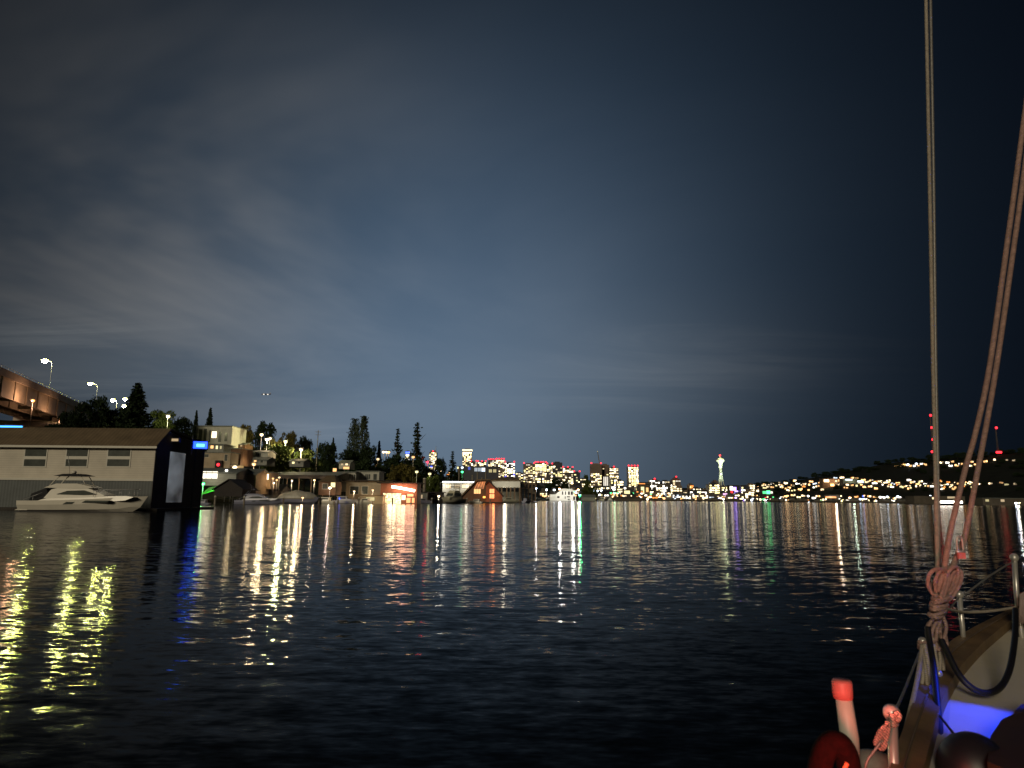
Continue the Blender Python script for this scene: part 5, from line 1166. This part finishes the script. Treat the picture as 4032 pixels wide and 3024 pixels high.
# lighter beading along the middle of the rail
MB().loft([[q(a.lerp(b,.40)+Vector((0,0,.002))), q(a.lerp(b,.46)+Vector((0,0,.002))), q(a.lerp(b,.46)+Vector((0,0,.009))), q(a.lerp(b,.40)+Vector((0,0,.009)))] for a, b in zip(outer, inner)]).build('beading', M['wood'], boat)
side = Vector((1.0,-.75,0)).normalized()
MB().loft([[q(b-dz*1.0), q(b-dz*2.6), q(b-dz*2.6+side*.5), q(b-dz*2.4+side*1.2+Vector((0,0,.05))), q(b-dz*2.6+side*2.6), q(b-dz*5+side*2.6)] for b in inner]).build('deck', M['deck'], boat)
MB().loft([[q(a-dz), q(a-side*.02+Vector((0,0,-.35))), q(a+side*.12+Vector((0,0,-.85))), q(a+side*.5+Vector((0,0,-1.3))), q(a+side*.9-dz*4)] for a in outer]).build('hull', M['hull_paint'], boat)
def stanchion(pts, r, cap='steel', capm=None):
    s = MB().tube([q(p) for p in pts], r, 10).build('stanchion', M['steel'], boat)
    MB().ball(q(pts[0])+Vector((0,0,r*.5)), r*1.7, 8).build('cap', M[capm] if capm else M['steel'], s); return s
S_A = [P(3512,2818,2.05), P(3520,3040,2.03), P(3522,3200,2.0)]
S_B = [P(3633,2530,2.95), P(3650,2700,2.98), P(3655,2820,3.0)]
S_C = [P(3777,2345,3.85), P(3797,2550,3.83)]
S_D = [P(3994,2200,4.2), P(4003,2340,4.2), P(4020,2480,4.2), P(4040,2590,4.2)]
stanchion(S_A, .0140); stanchion(S_B, .010); stanchion(S_C, .0125); stanchion(S_D, .014)
def line(name, pts, r, m='wire', parent=boat, sm=6):
    return MB().tube([q(p) if parent is boat else p for p in pts], r, 7, smoothpath=sm).build(name, M[m], parent)
line('lifeline', [P(3994,2208,4.2), P(3900,2265,4.05), P(3815,2328,3.9), P(3777,2352,3.85)], .004)
line('lifeline', [P(3777,2352,3.85), P(3720,2420,3.5), P(3680,2480,3.2), P(3633,2538,2.95)], .004)
line('lifeline', [P(3633,2538,2.95), P(3600,2620,2.7), P(3560,2720,2.4), P(3514,2825,2.05)], .004)
line('lifeline', [P(4010,2390,4.2), P(3900,2406,4.0), P(3797,2410,3.85), P(3715,2393,3.3)], .007, 'rope_pale')
line('shroud', [P(3641,-300,3.2), P(3646,0,3.2), P(3660,700,3.2), P(3673,1400,3.2), P(3684,1900,3.2), P(3692,2260,3.2), P(3700,2560,3.2), P(3702,2640,3.2)], .0085, 'rope_pale')
line('shroud', [P(3661,-300,3.23), P(3664,0,3.23), P(3676,700,3.23), P(3684,1400,3.23), P(3694,1900,3.22), P(3698,2240,3.21), P(3704,2500,3.2)], .0075, 'wire')
MB().tube([q(P(3702,2560,3.2)), q(P(3703,2620,3.2))], .016, 8).build('turnbuckle', M['steel'], boat)
# two heavy halyards that lean in to the coil
def rope_thing(name, label, cat, paths, r, m, group=None):
    p0 = Vector(paths[0][0]); t = thing(name, label, cat, p0, 0, group)
    mb = MB()
    for pts in paths: mb.tube([Vector(p)-p0 for p in pts], r, 8, smoothpath=7)
    mb.build('rope', M[m], t); return t
rope_thing('halyard', 'pink-lit halyard rope leaning in from the top edge, outer of the pair', 'rope', [[P(3690,2330,3.05), P(3715,2250,3.05), P(3745,2080,3.05), P(3800,1850,3.05), P(3842,1700,3.05), P(3895,1450,3.05), P(3960,1000,3.05), P(4020,560,3.05), P(4065,200,3.05), P(4100,-200,3.05)]], .0115, 'rope')
rope_thing('halyard', 'pink-lit halyard rope leaning beside its twin, nearer the boat', 'rope', [[P(3722,2340,3.12), P(3752,2230,3.12), P(3790,2140,3.12), P(3812,2050,3.12), P(3850,1850,3.12), P(3888,1650,3.12), P(3930,1400,3.12), P(3985,1020,3.12), P(4040,620,3.12), P(4100,150,3.12)]], .0115, 'rope')
t = thing('rope_shackle', 'small steel shackle with a red glint on the inner halyard', 'shackle', P(3782,2172,3.08))
MB().tube([(-.012,0,.0),(-.012,0,.05),(0,0,.065),(.012,0,.05),(.012,0,0)], .005, 7, smoothpath=4).build('bow', M['steel'], t); MB().tube([(-.02,0,0),(.02,0,0)], .006, 7).build('pin', M['steel'], t)
MB().box(-.014,.016,-.008,.004,-.03,-.004).build('red_glint', M['red_cap'], t)  # red reflection on the rope, modelled as a small red chip
# the coil hung on the shroud
def loopc(cx, cy, w, h, D, tilt=0, n=18, dd=.02):
    pts = []
    for i in range(n+1):
        a = 2*math.pi*i/n+math.pi/2; x = w*math.cos(a); y = h*math.sin(a)
        pts.append(P(cx+x*math.cos(tilt)-y*math.sin(tilt), cy-(x*math.sin(tilt)+y*math.cos(tilt)), D+dd*math.sin(a*1.0+1)))
    return pts
coil = thing('rope_coil', 'pink-lit coil of rope tied in a hanging bunch on the shroud', 'rope coil', P(3700,2400,3.1)); c0 = coil.location.copy()
mb = MB()
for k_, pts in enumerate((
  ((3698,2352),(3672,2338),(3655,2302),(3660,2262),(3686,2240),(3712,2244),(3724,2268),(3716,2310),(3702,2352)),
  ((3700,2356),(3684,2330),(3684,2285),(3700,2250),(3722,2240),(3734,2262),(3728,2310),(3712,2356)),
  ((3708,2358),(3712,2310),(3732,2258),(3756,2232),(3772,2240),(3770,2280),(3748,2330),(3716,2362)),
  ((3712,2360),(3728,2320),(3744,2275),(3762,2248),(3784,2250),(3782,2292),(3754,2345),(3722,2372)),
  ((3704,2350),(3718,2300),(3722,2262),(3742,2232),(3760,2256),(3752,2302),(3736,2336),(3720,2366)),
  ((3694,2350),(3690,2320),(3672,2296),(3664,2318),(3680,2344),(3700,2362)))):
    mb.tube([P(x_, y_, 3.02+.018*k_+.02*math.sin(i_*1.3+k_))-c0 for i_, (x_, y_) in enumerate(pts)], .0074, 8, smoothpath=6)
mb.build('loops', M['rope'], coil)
mb = MB()
for k_ in range(6):
    cy = 2350+k_*15+rnd.uniform(-4,4); w = rnd.uniform(27,38)-1.5*abs(k_-2)
    mb.tube([P(3706-k_*4.0+w*math.cos(a), cy+7*math.sin(a)-(4+5*math.sin(k_*2.1))*math.cos(a), 3.04-.035*math.sin(a))-c0 for a in [2*math.pi*i/14 for i in range(15)]], .0080, 8, smoothpath=2)
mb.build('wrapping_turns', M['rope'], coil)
mb = MB()
for k_, pts in enumerate((((3690,2425),(3662,2452),(3648,2490),(3660,2530),(3684,2520),(3690,2470)),((3712,2425),(3726,2470),(3712,2530),(3690,2560),(3682,2500)),((3700,2430),(3676,2470),(3668,2520),(3690,2570),(3710,2540),(3700,2480)),((3682,2432),(3652,2466),(3658,2510),(3676,2545)),((3705,2432),(3694,2470),(3672,2500),(3652,2500),(3656,2470)),((3716,2440),(3722,2500),(3728,2540),(3710,2560),(3700,2520)),((3664,2460),(3690,2478),(3716,2472)),((3660,2500),(3690,2520),(3722,2508)))):
    mb.tube([P(x_, y_, 3.02+.012*k_+.015*math.sin(i_*1.7+k_))-c0 for i_, (x_, y_) in enumerate(pts)], .0070, 8, smoothpath=6)
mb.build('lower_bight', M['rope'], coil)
mb = MB()
for k_, pts in enumerate((((3672,2510),(3680,2560),(3694,2640),(3690,2690)),((3692,2530),(3702,2590),(3700,2660),(3706,2720)),((3704,2530),(3712,2580),(3716,2640)))):
    mb.tube([P(*z_, 3.03+.012*k_)-c0 for z_ in pts], .0068, 7, smoothpath=6)
mb.build('tail', M['rope_pale'], coil)
# beige lashing at the second stanchion
lash = thing('rope_lashing', 'beige rope lashing hanging from the stanchion below the coil', 'rope', P(3640,2530,2.9)); l0 = lash.location.copy()
mb = MB()
for k_, pts in enumerate((((3632,2540),(3618,2640),(3598,2740),(3570,2860),(3534,3020),(3500,3180)),)):
    mb.tube([P(*z_, 2.86-.72*min(1,(z_[1]-2540)/640))-l0 for z_ in pts], .0085, 8, smoothpath=7)
mb.build('long_tail', M['rope_pale'], lash)
mb = MB()
for k_, pts in enumerate((((3640,2535),(3655,2620),(3668,2690),(3674,2660)),((3636,2545),(3648,2660),(3652,2720),(3630,2770),(3640,2800),(3660,2800)),((3630,2540),(3640,2600),(3632,2680),(3622,2740),(3636,2790),(3690,2815)),((3640,2560),(3662,2640),(3680,2720)))):
    mb.tube([P(*z_, 2.84+.012*k_)-l0 for z_ in pts], .0078, 8, smoothpath=7)
mb.build('hanging_bights', M['rope_pale'], lash)
mb = MB()
for k_ in range(3): mb.tube([P(3634+15*math.cos(a), 2528+k_*11+4*math.sin(a), 2.94-.02*math.sin(a))-l0 for a in [2*math.pi*i/12 for i in range(13)]], .008, 7)
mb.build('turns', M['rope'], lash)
MB().ball(P(3698,2652,2.85)-l0, .013, 8).build('brass_snap', M['steel'], lash)
# lashing round the near stanchion
lash = thing('rope_lashing', 'pink-lit rope knot wrapped round the nearest stanchion top', 'rope', P(3512,2830,2.0)); l0 = lash.location.copy()
mb = MB()
for k_ in range(4): mb.tube([P(3517+15*math.cos(a), 2812+k_*13+4*math.sin(a), 2.04-.018*math.sin(a))-l0 for a in [2*math.pi*i/12 for i in range(13)]], .0058, 7)
mb.tube([P(*z_, 2.0)-l0 for z_ in ((3520,2808),(3536,2806),(3543,2822),(3534,2838),(3536,2830))], .0055, 7, smoothpath=6)
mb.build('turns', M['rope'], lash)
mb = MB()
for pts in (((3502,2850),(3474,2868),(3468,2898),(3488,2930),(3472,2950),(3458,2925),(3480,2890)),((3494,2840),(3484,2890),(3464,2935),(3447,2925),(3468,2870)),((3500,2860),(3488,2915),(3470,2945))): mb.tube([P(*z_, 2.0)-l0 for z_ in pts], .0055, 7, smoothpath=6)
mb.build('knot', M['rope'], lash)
mb = MB(); mb.tube([P(*z_, 1.98)-l0 for z_ in ((3470,2920),(3440,2960),(3418,2990),(3408,3024),(3404,3100))], .0036, 6, smoothpath=6); mb.build('tail', M['wire'], lash)
# black hoses
t = thing('black_hose', 'thick black hose hanging in a deep loop over the white deck', 'hose', P(3890,2730,2.9)); h0 = t.location.copy()
MB().tube([P(*z_)-h0 for z_ in ((3706,2520,3.0),(3726,2560,2.97),(3760,2630,2.92),(3800,2686,2.88),(3850,2722,2.86),(3900,2727,2.86),(3944,2700,2.90),(3974,2640,2.98),(3990,2560,3.1),(3998,2480,3.25),(3998,2400,3.4))], .0125, 10, smoothpath=7).build('tube', M['hose'], t)
t = thing('black_hose', 'black cable dropping straight down past the beige lashing', 'cable', P(3690,2800,2.6)); h0 = t.location.copy()
MB().tube([P(*z_)-h0 for z_ in ((3652,2470,2.95),(3664,2550,2.9),(3678,2640,2.8),(3690,2760,2.65),(3700,2880,2.5),(3706,3024,2.3),(3712,3160,2.2))], .0115, 10, smoothpath=7).build('tube', M['hose'], t)
t = thing('deck_line', 'thin dark line running across the blue-lit deck', 'rope', P(3740,2870,2.3)); h0 = t.location.copy()
MB().tube([P(*z_)-h0 for z_ in ((3700,2820,2.5),(3740,2870,2.42),(3785,2930,2.34))], .004, 7, smoothpath=6).build('strand', M['hose'], t)
# winch, hatch and fittings on the deck
w0 = P(3845,3110,2.12)
wn = MB().lathe([(.004,.150),(.03,.146),(.055,.134),(.075,.114),(.090,.086),(.097,.05),(.099,0),(.099,-.16)], tuple(q(w0)), 32).build('vent_dome', M['winch'], boat)
MB().lathe([(.104,-.02),(.106,-.01),(.100,0)], tuple(q(w0)), 32).build('rim', M['winch'], wn)
hp = [PZ(a, b, 1.0) for a, b in ((3890,3030),(3905,2920),(3950,2850),(4010,2822),(4120,2830),(4200,3000),(4100,3120))]
MB().loft([[q(p)-Vector((0,0,.12)) for p in hp], [q(p) for p in hp], [q(hp[0].lerp(p,.0))*.06+q(p)*.94+Vector((0,0,.02)) for p in hp]]).build('hatch', M['hatch'], boat)
hp = [PZ(a, b, 1.02) for a, b in ((3995,2800),(4020,2775),(4100,2745),(4160,2790),(4060,2815))]
MB().loft([[q(p)-Vector((0,0,.1)) for p in hp], [q(p) for p in hp]]).build('vent_cover', M['hatch'], boat)
MB().lathe([(.014,0),(.014,.006),(.004,.009)], tuple(q(PZ(3784,2700,.86))), 10).build('deck_bolt', M['hatch'], boat)
# sail canvas bundle at the right edge
a = MB()
a.loft([[q(P(px+ox, py+oy, 4.1+od)) for ox, oy, od in ((0,-52,0),(40,-66,.05),(95,-60,.1),(95,60,.1),(40,72,.05),(0,60,0))] for px, py in ((4014,2392),(4120,2330))], sm=True).build('sail_bag', M['canvas'], boat)
# lifebuoy, its pole and the fender outside the rail
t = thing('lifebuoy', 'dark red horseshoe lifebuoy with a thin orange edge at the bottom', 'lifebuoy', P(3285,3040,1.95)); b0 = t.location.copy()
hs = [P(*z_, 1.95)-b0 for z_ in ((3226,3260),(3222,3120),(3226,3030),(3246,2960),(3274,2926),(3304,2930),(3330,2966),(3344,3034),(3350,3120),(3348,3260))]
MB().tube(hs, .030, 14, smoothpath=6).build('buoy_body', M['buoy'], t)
MB().tube([p+Vector((.028,-.030,0)) for p in (P(3246,3120,1.95)-b0, P(3256,3030,1.95)-b0, P(3272,2986,1.95)-b0)], .006, 8, smoothpath=5).build('piping', M['buoy_slit'], t)  # the lit slit, its orange light put into a coloured strip
t = thing('marker_pole', 'white tube with a red cap standing behind the lifebuoy', 'pole', P(3352,3150,2.08)); b0 = t.location.copy()
MB().tube([P(3352,3150,2.08)-b0, P(3345,2905,2.08)-b0, P(3320,2730,2.08)-b0], [.028,.0215], 14).build('tube', M['pvc'], t)
MB().lathe([(.0265,-.02),(.0275,0),(.0275,.022),(.024,.030)], tuple(P(3317,2720,2.08)-b0), 16).build('cap', M['red_cap'], t)
t = thing('fender', 'grey rounded fender hanging just outside the rail', 'fender', P(3440,3090,2.3)); b0 = t.location.copy()
MB().tube([P(*z_, 2.3)-b0 for z_ in ((3360,3030),(3400,3010),(3450,3012),(3500,3040),(3530,3080))], .042, 14, smoothpath=5).build('body', M['fender'], t)
MB().ball(P(3350,3040,2.3)-b0, .022, 8).build('eye', M['fender'], t)
# lamps of the boat: a red side light below the rail and a raised blue spot, both out of view
E['nav_red'] = emis('red_side_light_lens', (1,.03,.02), 12); E['deck_blue'] = emis('blue_deck_light_lens', (.05,.12,1), 14)
b0 = P(3395,3290,1.72)
sl = MB().lathe([(.05,-.05),(.055,.0),(.05,.045),(.03,.055)], tuple(q(b0)), 14).build('side_light', M['winch'], boat)
MB().lathe([(.045,.056),(.045,.085),(.02,.09)], tuple(q(b0)), 14).build('lens', E['nav_red'], sl)
plight(boat, tuple(q(b0)+Vector((0,0,.13))), (1,.15,.11), 4, .03)
plight(boat, tuple(q(b0)+Vector((0,.02,.13))), (1,.20,.15), 34, .03, 17, tuple(P(3715,2290,3.05)-b0))  # extra narrow spot added to redden the rope coil
b0 = PZ(3760,2900,.86)+Vector((.66,.02,.88)); aim = PZ(3790,2915,.86)-b0
dl = MB().box(-.04,.04,-.04,.04,.0,.05).tube([(.03,.0,.03),(.10,.02,.02),(.16,.03,-.10),(.17,.03,-.94)], .012, 8).build('deck_light', M['winch'], boat); dl.location = q(b0)
MB().box(-.03,.03,-.03,.03,-.008,-.001).build('lens', E['deck_blue'], dl)
plight(boat, tuple(q(b0)-Vector((0,0,.03))), (.02,.05,1), 85, .03, 29, tuple(aim))
for sp in (S_B, S_C, S_D):
    e_ = q(sp[-1]); MB().lathe([(.035,-.01),(.035,.004),(.016,.012),(.014,.04)], tuple(e_), 12).build('stanchion_base', M['steel'], boat)

bad = [o.name for o in bpy.data.objects if o.parent is None and o.type in ('EMPTY','MESH') and not o.get('label')]
print('NO LABEL', bad)
print('N OBJECTS', len(bpy.data.objects))
# a prototype tree that was never planted is taken away
for k_, (root, used) in PROTO.items():
    if not used:
        for ch in list(root.children): bpy.data.objects.remove(ch)
        bpy.data.objects.remove(root)
